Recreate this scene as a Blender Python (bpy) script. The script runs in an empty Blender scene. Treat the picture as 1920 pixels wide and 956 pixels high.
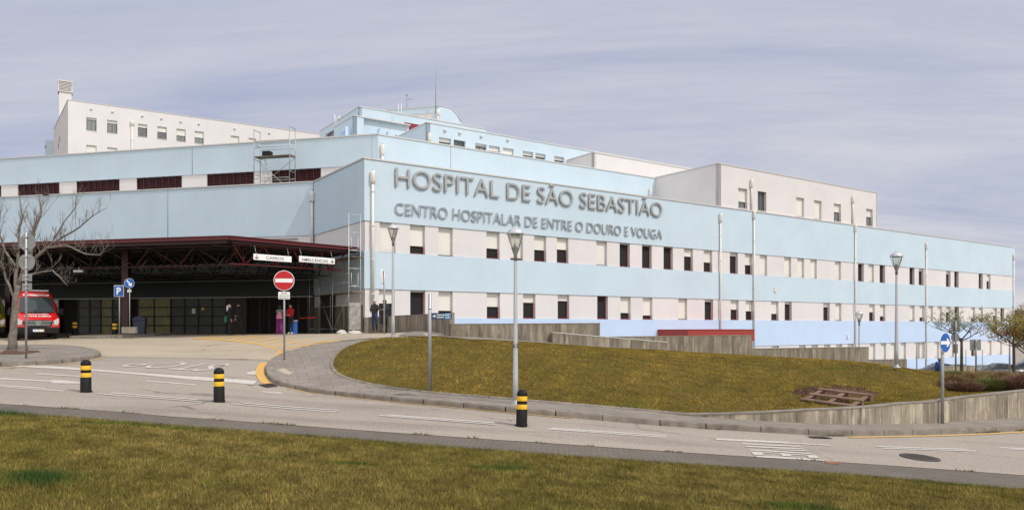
import bpy, bmesh, math, random
import numpy as np
from mathutils import Vector, Matrix
from mathutils.geometry import delaunay_2d_cdt
random.seed(7); rng = np.random.default_rng(11)
R = math.radians
scene = bpy.context.scene
COL = scene.collection
FOC, CX, HZ = 1383.0, 960.0, 611.0        # focal length, principal column, horizon row of the photograph

def at(px, py, Y):
    return Vector(((px-CX)/FOC*Y, Y, (HZ-py)/FOC*Y))

# ------------------------------------------------------------------ materials
def newmat(name):
    m = bpy.data.materials.new(name); m.use_nodes = True
    nt = m.node_tree; nt.nodes.clear()
    out = nt.nodes.new('ShaderNodeOutputMaterial'); b = nt.nodes.new('ShaderNodeBsdfPrincipled')
    nt.links.new(b.outputs[0], out.inputs[0])
    return m, nt, b
def N(nt, t, **kw):
    n = nt.nodes.new(t)
    for k, v in kw.items():
        if k in n.inputs: n.inputs[k].default_value = v
        else: setattr(n, k, v)
    return n
def mixc(nt, fac, a, b, mode='MIX'):
    n = nt.nodes.new('ShaderNodeMix'); n.data_type = 'RGBA'; n.blend_type = mode
    for s, v in ((0, fac), (6, a), (7, b)):
        if hasattr(v, 'is_linked') or hasattr(v, 'links'): nt.links.new(v, n.inputs[s])
        else: n.inputs[s].default_value = v if s == 0 else (*v, 1)
    return n.outputs[2]
def ramp(nt, src, stops):
    r = nt.nodes.new('ShaderNodeValToRGB'); nt.links.new(src, r.inputs[0])
    el = r.color_ramp.elements
    while len(el) < len(stops): el.new(.5)
    for e, (p, c) in zip(el, stops):
        e.position = p; e.color = (c, c, c, 1) if isinstance(c, (int, float)) else (*c, 1)
    return r.outputs[0]
def noise(nt, scale, detail=4, rough=.6, stretch=None, coord='Object', rot=None):
    tc = nt.nodes.new('ShaderNodeTexCoord'); src = tc.outputs['Object']
    if coord == 'World':
        g = nt.nodes.new('ShaderNodeNewGeometry'); src = g.outputs['Position']
    if stretch or rot:
        mp = nt.nodes.new('ShaderNodeMapping'); nt.links.new(src, mp.inputs[0])
        if stretch: mp.inputs['Scale'].default_value = stretch
        if rot: mp.inputs['Rotation'].default_value = rot
        src = mp.outputs[0]
    n = N(nt, 'ShaderNodeTexNoise', Scale=scale, Detail=detail, Roughness=rough)
    nt.links.new(src, n.inputs['Vector'])
    return n.outputs[0]
def geo(nt): return nt.nodes.new('ShaderNodeNewGeometry').outputs['Position']
def bump(nt, b, h, dist=.01, strength=.5):
    n = N(nt, 'ShaderNodeBump', Strength=strength, Distance=dist)
    nt.links.new(h, n.inputs['Height']); nt.links.new(n.outputs[0], b.inputs['Normal'])
def P(name, col, rough=.6, metal=0, var=.12, scale=6, bmp=0, bscale=60, spec=.5, stretch=None):
    m, nt, b = newmat(name)
    b.inputs['Roughness'].default_value = rough; b.inputs['Metallic'].default_value = metal
    b.inputs['Specular IOR Level'].default_value = spec
    if var:
        f = noise(nt, scale, 5, .6, stretch)
        f = ramp(nt, f, [(.3, 0.), (.7, 1.)])
        c = mixc(nt, f, tuple(x*(1-var) for x in col), tuple(min(1, x*(1+var*.6)) for x in col))
        nt.links.new(c, b.inputs['Base Color'])
    else: b.inputs['Base Color'].default_value = (*col, 1)
    if bmp: bump(nt, b, noise(nt, bscale, 3), bmp)
    return m

def facade_mat(name, col, joints=True):
    m, nt, b = newmat(name); b.inputs['Roughness'].default_value = .75
    f = ramp(nt, noise(nt, .35, 6, .6), [(.35, 0.), (.65, 1.)])
    c = mixc(nt, f, tuple(x*.955 for x in col), tuple(min(1, x*1.03) for x in col))
    # faint run-off streaks under the copings and sills
    s = ramp(nt, noise(nt, 1.6, 4, .7, (3.2, 3.2, .12)), [(.55, 0.), (.8, 1.)])
    mm = N(nt, 'ShaderNodeMath', operation='MULTIPLY'); nt.links.new(s, mm.inputs[0]); mm.inputs[1].default_value = .17
    c = mixc(nt, mm.outputs[0], c, tuple(x*.6 for x in col))
    # day-joints of the render, panel by panel
    tc = nt.nodes.new('ShaderNodeTexCoord'); sx = nt.nodes.new('ShaderNodeSeparateXYZ'); nt.links.new(tc.outputs['Object'], sx.inputs[0])
    cb = nt.nodes.new('ShaderNodeCombineXYZ'); nt.links.new(sx.outputs[0], cb.inputs[0]); nt.links.new(sx.outputs[2], cb.inputs[1])
    v = N(nt, 'ShaderNodeTexBrick', Scale=.16); nt.links.new(cb.outputs[0], v.inputs[0])
    v.inputs['Color1'].default_value = (.985,.985,.985,1); v.inputs['Color2'].default_value = (1.0,1.0,1.0,1)
    v.inputs['Mortar'].default_value = (.97,.97,.97,1); v.inputs['Mortar Size'].default_value = .0015
    c = mixc(nt, 1.0, c, v.outputs[0], 'MULTIPLY')
    nt.links.new(c, b.inputs['Base Color'])
    bump(nt, b, noise(nt, 90, 3), .004, .3)
    return m
M = {}
M['blue'] = facade_mat('pale_blue_render', (.50,.61,.70))
M['sky_blue'] = facade_mat('sky_blue_render', (.475,.60,.80))
M['pink'] = facade_mat('pinkish_white_render', (.655,.625,.63))
M['coping'] = P('coping_metal', (.56,.55,.53), .5, 0, .08)
M['pipe'] = P('white_pipe', (.66,.64,.60), .45, 0, .05)
M['maroon'] = P('maroon_metal', (.19,.012,.022), .4, 0, .15)
M['maroon_dk'] = P('maroon_louvre', (.05,.008,.010), .5, 0, .2)
M['red_steel'] = P('red_steel', (.115,.008,.012), .45, 0, .2)
M['red_truss'] = P('shade_toned_red_steel', (.028,.003,.005), .5, 0, .2)  # red steel darkened: shade under the canopy is put into the colour
M['red_roof'] = P('red_render', (.30,.035,.025), .6, 0, .1)
M['black_steel'] = P('dark_steel', (.012,.013,.014), .5, 0, .2)
M['frame_grey'] = P('grey_window_frame', (.10,.10,.11), .45)
M['dark'] = P('dark_interior', (.012,.012,.013), .9)
M['under'] = P('shade_toned_lintel', (.05,.060,.065), .8, 0, .1)  # blue wall under the canopy, its shade painted into the base colour
M['galv'] = P('galvanised_steel', (.36,.37,.38), .42, .55, .12, 20)
M['galv_lt'] = P('light_galvanised_steel', (.50,.52,.54), .42, .35, .10, 20)
M['sign_back'] = P('weathered_sign_back', (.25,.25,.25), .5, .3, .15, 10)
M['white'] = P('white_paint', (.78,.78,.77), .45, 0, .05)
M['black'] = P('black_rubber', (.008,.008,.008), .6, 0, .2, spec=.25)
M['tyre'] = P('tyre_rubber', (.02,.02,.02), .85, 0, .2)
M['yellow'] = P('reflective_yellow', (.80,.47,.02), .4, 0, .1)
M['red'] = P('sign_red', (.46,.004,.010), .45, 0, .06)
M['sblue'] = P('sign_blue', (.006,.10,.40), .45, 0, .06)
M['navy'] = P('sign_navy', (.025,.06,.12), .45, 0, .06)
M['tblue'] = P('tile_light_blue', (.35,.60,.80), .5, 0, .06)
M['letter'] = P('brushed_grey_letter', (.36,.36,.355), .5, .2, .08, 8)
M['letter_edge'] = P('thin_grey_letter_edge', (.42,.43,.44), .5, .2, .08, 8)
M['ink'] = P('black_ink', (.02,.02,.025), .6, 0, 0)
M['iron'] = P('cast_iron', (.085,.075,.068), .85, 0, .3, 12, spec=.2)
M['rust'] = P('rusty_iron', (.26,.12,.07), .85, 0, .3, 12, spec=.2)
M['wood'] = P('pallet_wood', (.19,.12,.085), .85, 0, .35, 5, .004, 40, .2)
M['dirt'] = P('dug_soil', (.125,.072,.052), .95, 0, .5, 9, .03, 25, .1)
M['plastic_blue'] = P('dark_blue_plastic', (.01,.016,.045), .5)
M['board'] = P('scaffold_board', (.16,.13,.10), .8, 0, .3)
M['netting'] = P('white_sheeting', (.55,.53,.50), .6, 0, .15, 8)
M['sheet_yellow'] = P('yellowed_panel', (.30,.28,.13), .6, 0, .25, 2)
M['sheet_grey'] = P('greyish_panel', (.085,.088,.08), .5, 0, .25, 2)
M['brown_door'] = P('brown_door', (.045,.036,.030), .6, 0, .2)
M['curtain'] = P('inside_curtain', (.22,.24,.24), .8, 0, .3, 3)

def shutter_mat():
    m, nt, b = newmat('cream_roller_shutter'); b.inputs['Roughness'].default_value = .6
    w = N(nt, 'ShaderNodeTexWave', Scale=6.5, Distortion=0.0); w.bands_direction = 'Z'
    tc = nt.nodes.new('ShaderNodeTexCoord'); nt.links.new(tc.outputs['Object'], w.inputs[0])
    c = mixc(nt, w.outputs[1], (.70,.67,.61), (.79,.765,.71))
    oi = nt.nodes.new('ShaderNodeObjectInfo')
    c = mixc(nt, ramp(nt, oi.outputs['Random'], [(0, 0.), (1, .35)]), c, (.60,.60,.57))
    nt.links.new(c, b.inputs['Base Color']); bump(nt, b, w.outputs[1], .01, .6)
    return m
M['shutter'] = shutter_mat()
def glass_mat(name, a, bcol, rough=.06):
    m, nt, b = newmat(name); b.inputs['Roughness'].default_value = rough; b.inputs['Specular IOR Level'].default_value = .8
    oi = nt.nodes.new('ShaderNodeObjectInfo')
    f = noise(nt, 1.3, 3, .6); ad = N(nt, 'ShaderNodeMath', operation='ADD'); nt.links.new(f, ad.inputs[0]); nt.links.new(oi.outputs['Random'], ad.inputs[1])
    nt.links.new(mixc(nt, ramp(nt, ad.outputs[0], [(.6, 0.), (1.3, 1.)]), a, bcol), b.inputs['Base Color'])
    return m
M['glass'] = glass_mat('window_glass', (.085,.09,.09), (.18,.20,.20))
M['glass_pale'] = glass_mat('window_glass_with_blind', (.16,.19,.19), (.26,.30,.30))
M['windscreen'] = glass_mat('windscreen_glass', (.012,.014,.016), (.04,.05,.055), .08)
M['windscreen'].node_tree.nodes['Principled BSDF'].inputs['Specular IOR Level'].default_value = .35
def clear_mat():
    m = bpy.data.materials.new('clear_lamp_bowl'); m.use_nodes = True; nt = m.node_tree; nt.nodes.clear()
    out = nt.nodes.new('ShaderNodeOutputMaterial'); t = N(nt, 'ShaderNodeBsdfTransparent'); t.inputs[0].default_value = (.86,.86,.84,1)
    g = N(nt, 'ShaderNodeBsdfGlossy', Roughness=.05); fr = N(nt, 'ShaderNodeFresnel', IOR=1.5)
    mx = nt.nodes.new('ShaderNodeMixShader'); nt.links.new(fr.outputs[0], mx.inputs[0]); nt.links.new(t.outputs[0], mx.inputs[1]); nt.links.new(g.outputs[0], mx.inputs[2]); nt.links.new(mx.outputs[0], out.inputs[0])
    return m
M['clear'] = clear_mat()
def net_mat():
    m = bpy.data.materials.new('translucent_sheeting'); m.use_nodes = True; nt = m.node_tree; nt.nodes.clear()
    out = nt.nodes.new('ShaderNodeOutputMaterial'); t = N(nt, 'ShaderNodeBsdfTransparent'); d_ = N(nt, 'ShaderNodeBsdfDiffuse'); d_.inputs[0].default_value = (.5,.48,.45,1)
    mx = nt.nodes.new('ShaderNodeMixShader'); nt.links.new(ramp(nt, noise(nt, 3, 5, .7), [(.3, .35), (.7, .8)]), mx.inputs[0]); nt.links.new(t.outputs[0], mx.inputs[1]); nt.links.new(d_.outputs[0], mx.inputs[2]); nt.links.new(mx.outputs[0], out.inputs[0])
    return m
M['net'] = net_mat()
def paint(name, col, coat=.6):
    m, nt, b = newmat(name); b.inputs['Base Color'].default_value = (*col, 1); b.inputs['Roughness'].default_value = .3
    b.inputs['Coat Weight'].default_value = coat; b.inputs['Coat Roughness'].default_value = .08
    f = ramp(nt, noise(nt, 2.5, 5, .7), [(.35, 0.), (.75, 1.)])
    nt.links.new(mixc(nt, f, col, tuple(x*.8+.01 for x in col)), b.inputs['Base Color'])
    return m
M['van_red'] = paint('ambulance_red', (.62,.012,.012)); M['van_yellow'] = paint('ambulance_yellow', (.35,.33,.02))

def concrete_mat(name='board_marked_concrete', lo=(.165,.14,.108), hi=(.29,.25,.195)):
    m, nt, b = newmat(name); b.inputs['Roughness'].default_value = .9; b.inputs['Specular IOR Level'].default_value = .25
    big = ramp(nt, noise(nt, .8, 6, .65), [(.3, 0.), (.7, 1.)])
    c = mixc(nt, big, lo, hi)
    st = ramp(nt, noise(nt, 1.3, 7, .75, (2.0, 2.0, .22)), [(.44, 0.), (.66, .8)])
    c = mixc(nt, st, c, tuple(x*.42 for x in lo))
    s5 = ramp(nt, noise(nt, 1.6, 6, .8, (6, 6, .35)), [(.52, 0.), (.70, .7)])
    c = mixc(nt, s5, c, tuple(x*.38 for x in lo))
    st2 = ramp(nt, noise(nt, 2.0, 6, .7, (2.2, 2.2, .35)), [(.50, 0.), (.68, .75)])
    c = mixc(nt, st2, c, tuple(min(1, x*1.45) for x in hi))
    tc = nt.nodes.new('ShaderNodeTexCoord')
    w = N(nt, 'ShaderNodeTexWave', Scale=.9, Distortion=.3); w.bands_direction = 'X'; nt.links.new(tc.outputs['Object'], w.inputs[0])
    c = mixc(nt, ramp(nt, w.outputs[1], [(0.0, .2), (.02, 0.)]), c, (.07,.06,.05))
    # tie holes and pits
    v = N(nt, 'ShaderNodeTexVoronoi', Scale=2.2); nt.links.new(tc.outputs['Object'], v.inputs['Vector'])
    c = mixc(nt, ramp(nt, v.outputs['Distance'], [(.03, .8), (.09, 0.)]), c, (.05,.045,.04))
    nt.links.new(c, b.inputs['Base Color']); bump(nt, b, noise(nt, 14, 6, .7), .02, .5)
    return m
M['concrete'] = concrete_mat()
M['concrete_lt'] = concrete_mat('stained_light_concrete', (.215,.18,.135), (.40,.345,.27))
M['kerb'] = P('kerb_concrete', (.235,.205,.175), .9, 0, .35, 3, .008, 30, .2)

def asphalt(name, a, bcol, patch=(.12,.105,.095), speck=1.0):
    m, nt, b = newmat(name); b.inputs['Roughness'].default_value = .88; b.inputs['Specular IOR Level'].default_value = .3
    big = ramp(nt, noise(nt, .22, 6, .6, (1, 2.2, 1), 'World'), [(.3, 0.), (.7, 1.)])
    c = mixc(nt, big, a, bcol)
    d = ramp(nt, noise(nt, .35, 5, .65, (.5, 2.6, 1), 'World'), [(.52, 0.), (.70, .6)])
    c = mixc(nt, d, c, patch)
    g = noise(nt, 55, 2, .8, None, 'World')
    c = mixc(nt, ramp(nt, g, [(.34, .75*speck), (.54, 0.)]), c, tuple(x*.45 for x in a))
    c = mixc(nt, ramp(nt, g, [(.56, 0.), (.70, .7*speck)]), c, tuple(min(1, x*1.7) for x in bcol))
    # cracks
    wob = noise(nt, 1.1, 4, .6, None, 'World')
    vv = nt.nodes.new('ShaderNodeVectorMath'); vv.operation = 'ADD'; nt.links.new(geo(nt), vv.inputs[0]); nt.links.new(wob, vv.inputs[1])
    v = N(nt, 'ShaderNodeTexVoronoi', Scale=.22, feature='DISTANCE_TO_EDGE'); nt.links.new(vv.outputs[0], v.inputs['Vector'])
    ck = ramp(nt, v.outputs['Distance'], [(.0, 1.), (.012, 0.)])
    msk = ramp(nt, noise(nt, .5, 2, .5, None, 'World'), [(.48, 0.), (.58, .85)])
    mu = N(nt, 'ShaderNodeMath', operation='MULTIPLY'); nt.links.new(ck, mu.inputs[0]); nt.links.new(msk, mu.inputs[1])
    c = mixc(nt, mu.outputs[0], c, tuple(x*.3 for x in a))
    nt.links.new(c, b.inputs['Base Color']); bump(nt, b, g, .012, .5)
    return m
M['asphalt'] = asphalt('worn_asphalt', (.305,.262,.220), (.365,.315,.268), (.165,.14,.118))
M['plaza'] = asphalt('pale_concrete_paving', (.36,.30,.225), (.43,.36,.275), (.27,.225,.17), .4)
def pavers(name, a, bcol, mortar, sc, w=.5, h=.25, ms=.02, rot=0):
    m, nt, b = newmat(name); b.inputs['Roughness'].default_value = .92; b.inputs['Specular IOR Level'].default_value = .2
    mp = nt.nodes.new('ShaderNodeMapping'); nt.links.new(geo(nt), mp.inputs[0]); mp.inputs['Rotation'].default_value = (0, 0, rot)
    v = N(nt, 'ShaderNodeTexBrick', Scale=sc); nt.links.new(mp.outputs[0], v.inputs[0])
    v.inputs['Color1'].default_value = (*a, 1); v.inputs['Color2'].default_value = (*bcol, 1); v.inputs['Mortar'].default_value = (*mortar, 1)
    v.inputs['Brick Width'].default_value = w; v.inputs['Row Height'].default_value = h; v.inputs['Mortar Size'].default_value = ms
    st = ramp(nt, noise(nt, .7, 6, .65, None, 'World'), [(.42, 0.), (.7, .6)])
    c = mixc(nt, st, v.outputs[0], tuple(x*.55 for x in a))
    g = noise(nt, 45, 2, .7, None, 'World'); c = mixc(nt, ramp(nt, g, [(.4, .35), (.6, 0.)]), c, tuple(x*.5 for x in a))
    nt.links.new(c, b.inputs['Base Color']); bump(nt, b, v.outputs['Fac'], .01, -.5)
    return m
M['slabs'] = pavers('pavement_slabs', (.25,.22,.19), (.285,.25,.215), (.15,.13,.11), 1.0, .6, .4, .012, R(-20))
M['setts'] = pavers('grey_block_paving', (.155,.135,.112), (.180,.156,.130), (.115,.10,.083), 1.0, .2, .1, .012, R(4))
def line_mat(name, col, wear=.5):
    m, nt, b = newmat(name); b.inputs['Roughness'].default_value = .8
    f = ramp(nt, noise(nt, 9, 6, .8, None, 'World'), [(.5, 0.), (.72, wear)])
    nt.links.new(mixc(nt, f, col, (.26,.235,.21)), b.inputs['Base Color'])
    return m
M['line'] = line_mat('worn_white_line', (.50,.465,.42), .8); M['yline'] = line_mat('worn_yellow_line', (.56,.33,.08), .6)
M['yline_faint'] = line_mat('faded_yellow_line', (.46,.30,.12), .75)

def turf_mat():
    m, nt, b = newmat('turf_soil'); b.inputs['Roughness'].default_value = .95; b.inputs['Specular IOR Level'].default_value = .1
    f = ramp(nt, noise(nt, .5, 5, .6, None, 'World'), [(.35, 0.), (.65, 1.)])
    c = mixc(nt, f, (.085,.070,.014), (.115,.082,.022))
    g = ramp(nt, noise(nt, 22, 4, .8, None, 'World'), [(.35, 0.), (.65, 1.)])
    c = mixc(nt, g, c, (.135,.10,.03), 'MIX')
    nt.links.new(c, b.inputs['Base Color']); bump(nt, b, noise(nt, 30, 4, .8, None, 'World'), .05, .8)
    return m
M['turf'] = turf_mat()
def attr_mat(name, rough=.8, trans=0):
    m, nt, b = newmat(name); b.inputs['Roughness'].default_value = rough; b.inputs['Specular IOR Level'].default_value = .15
    a = nt.nodes.new('ShaderNodeAttribute'); a.attribute_name = 'col'; nt.links.new(a.outputs['Color'], b.inputs['Base Color'])
    return m
M['blade'] = attr_mat('grass_blades'); M['leaf'] = attr_mat('leaf_tint')
M['bark'] = P('lichen_bark', (.19,.165,.14), .95, 0, .45, 9, .02, 30, .1)
M['bark_dk'] = P('grey_bark', (.09,.075,.06), .95, 0, .4, 9, .02, 30, .1)
M['skin'] = P('skin', (.42,.24,.17), .6, 0, .08)
M['cloth_black'] = P('black_cloth', (.012,.012,.014), .85, 0, .25)
M['cloth_dark'] = P('charcoal_cloth', (.028,.026,.026), .85, 0, .25)
M['jeans'] = P('blue_jeans', (.022,.04,.10), .9, 0, .25)
M['shoe_tan'] = P('tan_shoe', (.35,.20,.10), .7); M['shoe_white'] = P('white_shoe', (.6,.6,.6), .7)
M['pink_cloth'] = P('pink_cloth', (.62,.20,.32), .85); M['purple'] = P('purple_cloth', (.20,.02,.17), .85)
M['red_cloth'] = P('red_cloth', (.45,.01,.02), .85); M['grey_cloth'] = P('grey_cloth', (.16,.17,.20), .85)
M['green_cloth'] = P('green_cloth', (.02,.16,.10), .85); M['blue_cloth'] = P('blue_cloth', (.015,.05,.16), .85)
M['hair_grey'] = P('grey_hair', (.55,.52,.50), .8); M['hair_dark'] = P('dark_hair', (.015,.012,.01), .7)
M['chrome'] = P('chrome', (.6,.6,.6), .15, 1, 0); M['lamp_white'] = P('headlight_lens', (.55,.57,.58), .12, .3, .2, 30)

# ------------------------------------------------------------------ object helpers
def tag(o, label=None, cat=None, group=None, kind=None):
    if label: o['label'] = label
    if cat: o['category'] = cat
    if group: o['group'] = group
    if kind: o['kind'] = kind
    return o
def empty(name, loc=(0,0,0), rz=0, label=None, cat=None, group=None):
    o = bpy.data.objects.new(name, None); COL.objects.link(o); o.location = loc; o.rotation_euler = (0,0,rz)
    o.empty_display_size = .3
    return tag(o, label, cat, group)
class MB:
    def __init__(s): s.bm = bmesh.new()
    def face(s, pts, mi=0):
        vs = [s.bm.verts.new(p) for p in pts]
        f = s.bm.faces.new(vs); f.material_index = mi; return f
    def box(s, x0, x1, y0, y1, z0, z1, mi=0):
        v = [s.bm.verts.new(p) for p in ((x0,y0,z0),(x1,y0,z0),(x1,y1,z0),(x0,y1,z0),(x0,y0,z1),(x1,y0,z1),(x1,y1,z1),(x0,y1,z1))]
        for q in ((0,3,2,1),(4,5,6,7),(0,1,5,4),(1,2,6,5),(2,3,7,6),(3,0,4,7)):
            f = s.bm.faces.new([v[i] for i in q]); f.material_index = mi
        return s
    def tube(s, p0, p1, r0, r1=None, seg=8, mi=0, cap=True):
        return s.path([p0, p1], [r0, r0 if r1 is None else r1], seg, mi, cap)
    def path(s, pts, rad, seg=8, mi=0, cap=True):
        pts = [Vector(p) for p in pts]; rings = []
        up = Vector((0,0,1)); prev = None
        for i, p in enumerate(pts):
            d = (pts[min(i+1, len(pts)-1)] - pts[max(i-1, 0)]).normalized()
            if prev is None:
                a = d.orthogonal().normalized() if abs(d.z) > .9 else d.cross(up).normalized()
            else:
                a = (prev - d*prev.dot(d)); a = a.normalized() if a.length > 1e-6 else d.orthogonal().normalized()
            prev = a; b = d.cross(a)
            r = rad[i] if hasattr(rad, '__len__') else rad
            rings.append([s.bm.verts.new(p + (a*math.cos(2*math.pi*k/seg) + b*math.sin(2*math.pi*k/seg))*r) for k in range(seg)])
        for A, B in zip(rings, rings[1:]):
            for k in range(seg):
                f = s.bm.faces.new((A[k], A[(k+1)%seg], B[(k+1)%seg], B[k])); f.material_index = mi; f.smooth = seg > 4
        if cap:
            for rr, rev in ((rings[0], True), (rings[-1], False)):
                f = s.bm.faces.new(rr[::-1] if rev else rr); f.material_index = mi
        return s
    def lathe(s, prof, seg=24, c=(0,0,0), mi=0, cap=True, smooth=True):
        c = Vector(c); rings = []
        for r, z in prof:
            rings.append([s.bm.verts.new(c + Vector((r*math.cos(2*math.pi*k/seg), r*math.sin(2*math.pi*k/seg), z))) for k in range(seg)])
        for A, B in zip(rings, rings[1:]):
            for k in range(seg):
                f = s.bm.faces.new((A[k], A[(k+1)%seg], B[(k+1)%seg], B[k])); f.material_index = mi; f.smooth = smooth
        if cap:
            f = s.bm.faces.new(rings[0][::-1]); f.material_index = mi; f = s.bm.faces.new(rings[-1]); f.material_index = mi
        return s
    def prism(s, poly, y0, y1, mi=0, mi_side=None):      # poly in x,z  extruded along y
        A = [s.bm.verts.new((x, y0, z)) for x, z in poly]; B = [s.bm.verts.new((x, y1, z)) for x, z in poly]
        n = len(poly); s.bm.faces.new(A).material_index = mi; s.bm.faces.new(B[::-1]).material_index = mi
        for k in range(n):
            f = s.bm.faces.new((A[k], B[k], B[(k+1)%n], A[(k+1)%n])); f.material_index = mi if mi_side is None else mi_side
        return s
    def build(s, name, mats, parent=None, loc=None, rz=None, bevel=0, recalc=True, label=None, mtx=None):
        if recalc: bmesh.ops.recalc_face_normals(s.bm, faces=s.bm.faces)
        me = bpy.data.meshes.new(name); s.bm.to_mesh(me); s.bm.free()
        if not isinstance(mats, (list, tuple)): mats = [mats]
        for m in mats: me.materials.append(M[m] if isinstance(m, str) else m)
        o = bpy.data.objects.new(name, me); COL.objects.link(o)
        if parent: o.parent = parent
        if mtx is not None: o.matrix_local = mtx
        if loc is not None: o.location = loc
        if rz is not None: o.rotation_euler = (0,0,rz)
        if bevel:
            b = o.modifiers.new('bevel', 'BEVEL'); b.width = bevel; b.segments = 2; b.limit_method = 'ANGLE'
        if label: o['label'] = label
        return o
def kids(o): return [c for c in COL.objects if c.parent == o]
def copy_tree(o, parent=None):
    c = o.copy(); COL.objects.link(c); c.parent = parent
    for ch in kids(o): copy_tree(ch, c)
    return c
def text_mesh(s, offset=0.0, extrude=0.0, fill=True, bevel=0.0):
    cu = bpy.data.curves.new('text', 'FONT'); cu.body = s; cu.offset = offset; cu.extrude = extrude; cu.size = 1; cu.resolution_u = 6
    if not fill: cu.fill_mode = 'NONE'
    cu.bevel_depth = bevel
    o = bpy.data.objects.new('text', cu); COL.objects.link(o)
    bpy.context.view_layer.update()
    me = bpy.data.meshes.new_from_object(o.evaluated_get(bpy.context.evaluated_depsgraph_get()))
    bpy.data.objects.remove(o)
    return me
def text_obj(name, s, mat, parent, mtx, width=None, height=None, offset=0.0, mirror=False, extrude=0.0):
    """text centred on the origin of mtx, in its x (reading direction) / z (up) plane, facing -y"""
    me = text_mesh(s, offset, extrude)
    co = np.empty(len(me.vertices)*3); me.vertices.foreach_get('co', co); co = co.reshape(-1, 3)
    mn, mx = co.min(0), co.max(0); sx = sy = None
    if height: sy = height/(mx[1]-mn[1])
    if width: sx = width/(mx[0]-mn[0])
    sx = sx or sy; sy = sy or sx
    c = (mn+mx)/2; out = np.zeros_like(co)
    out[:,0] = (co[:,0]-c[0])*sx*(-1 if mirror else 1); out[:,2] = (co[:,1]-c[1])*sy; out[:,1] = -co[:,2]
    me.vertices.foreach_set('co', out.ravel()); me.materials.clear(); me.materials.append(M[mat])
    if mirror: me.flip_normals()
    o = bpy.data.objects.new(name, me); COL.objects.link(o); o.parent = parent; o.matrix_local = mtx
    return o
def T(x, y, z, rz=0): return Matrix.Translation((x, y, z)) @ Matrix.Rotation(rz, 4, 'Z')

# ------------------------------------------------------------------ terrain functions
class TPS:
    def __init__(s, pts, lam=0.0):
        P_ = np.array(pts, float); s.xy = P_[:, :2]; n = len(P_)
        K = s.U(s.xy[:, None, :] - s.xy[None, :, :]) + lam*np.eye(n)
        A = np.zeros((n+3, n+3)); A[:n,:n] = K; A[:n,n] = 1; A[:n,n+1:] = s.xy; A[n,:n] = 1; A[n+1:,:n] = s.xy.T
        s.w = np.linalg.solve(A, np.r_[P_[:,2], 0, 0, 0])
    def U(s, d):
        r2 = (d**2).sum(-1); return np.where(r2 > 0, r2*np.log(r2+1e-12), 0)*.5
    def __call__(s, x, y):
        q = np.stack([np.atleast_1d(x), np.atleast_1d(y)], -1).astype(float)
        v = s.U(q[:, None, :] - s.xy[None]) @ s.w[:-3] + s.w[-3] + q @ s.w[-2:]
        return v if len(v) > 1 or np.ndim(x) else float(v[0])
def ctl(px, py, Y, d=0): return (( px-CX)/FOC*Y, Y, (HZ-py)/FOC*Y + d)
Gp = [ctl(161,735,17.3), ctl(411,753,16.5), ctl(978,798,15.5), ctl(967,774,17.3), ctl(500,708,22.0), ctl(350,672,26),
      ctl(49,672,23.5,-.13), ctl(0,687,21.3), ctl(683,625,42), ctl(240,631,40), ctl(70,637,38.5), ctl(430,642,33), ctl(520,652,29.5),
      ctl(640,640,28.5), ctl(740,632.5,27.6), ctl(846,631,27.6), ctl(0,648,34), ctl(22,655,27,-.13), ctl(1540,820,16.4), ctl(1540,868,13.4),
      ctl(1767,791,19.9,-.13), ctl(1920,807,19.8), ctl(0,757,14.7), ctl(960,828,13.9), ctl(1920,892,13.3), ctl(590,625,48), ctl(300,627,50),
      ctl(1280,801,17.0), ctl(730,752,19.3), ctl(600,738,20.6),
      (-60,50,-.55), (-60,25,-.7), (-60,14.5,-.9), (-30,56,-.5), (-30,14.5,-1.2), (30,20,-3.2), (30,12,-3.3), (45,12,-3.8), (45,25,-3.9), (20,30,-3.0), (-12,55,-.5)]
G = TPS(Gp, .02)
def hs(x, y):       # pavement height above the road
    t = min(1, max(0, (y-23.0)/3.5)); t = t*t*(3-2*t)
    return .13 - (.11*t if -10 < x < 2 else 0)
def gp(px, py, off=0.0):
    a, b = (px-CX)/FOC, (HZ-py)/FOC
    f = lambda Y: b*Y - (G(a*Y, Y) + (off(a*Y, Y) if callable(off) else off))
    ys = np.arange(9.0, 60.0, .25); v = b*ys - G(a*ys, ys) - (off if not callable(off) else np.array([off(a*q, q) for q in ys]))
    idx = np.where((v[:-1] > 0) & (v[1:] <= 0))[0]
    if len(idx) == 0:
        Y = ys[np.argmin(np.abs(v))]
    else:
        lo, hi = ys[idx[0]], ys[idx[0]+1]
        for _ in range(30):
            mid = (lo+hi)/2
            if f(mid) > 0: lo = mid
            else: hi = mid
        Y = lo
    return (a*Y, float(Y))
def dense(poly, step, closed=True):
    out = []; n = len(poly)
    for i in range(n if closed else n-1):
        a, b = np.array(poly[i]), np.array(poly[(i+1)%n]); k = max(1, int(np.hypot(*(b-a))/step))
        out += [tuple(a+(b-a)*j/k) for j in range(k)]
    if not closed: out.append(tuple(poly[-1]))
    return out
def smooth_poly(pts, it=2):
    p = [np.array(q, float) for q in pts]
    for _ in range(it):
        q = [p[0]]
        for a, b in zip(p, p[1:]): q += [a*.75+b*.25, a*.25+b*.75]
        q.append(p[-1]); p = q
    return [tuple(x) for x in p]
def inside(poly, x, y):
    P_ = np.array(poly); c = np.zeros(len(x), bool); j = len(P_)-1
    for i in range(len(P_)):
        xi, yi = P_[i]; xj, yj = P_[j]
        with np.errstate(divide='ignore', invalid='ignore'):
            c ^= ((yi > y) != (yj > y)) & (x < (xj-xi)*(y-yi)/(yj-yi+1e-15)+xi)
        j = i
    return c
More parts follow.
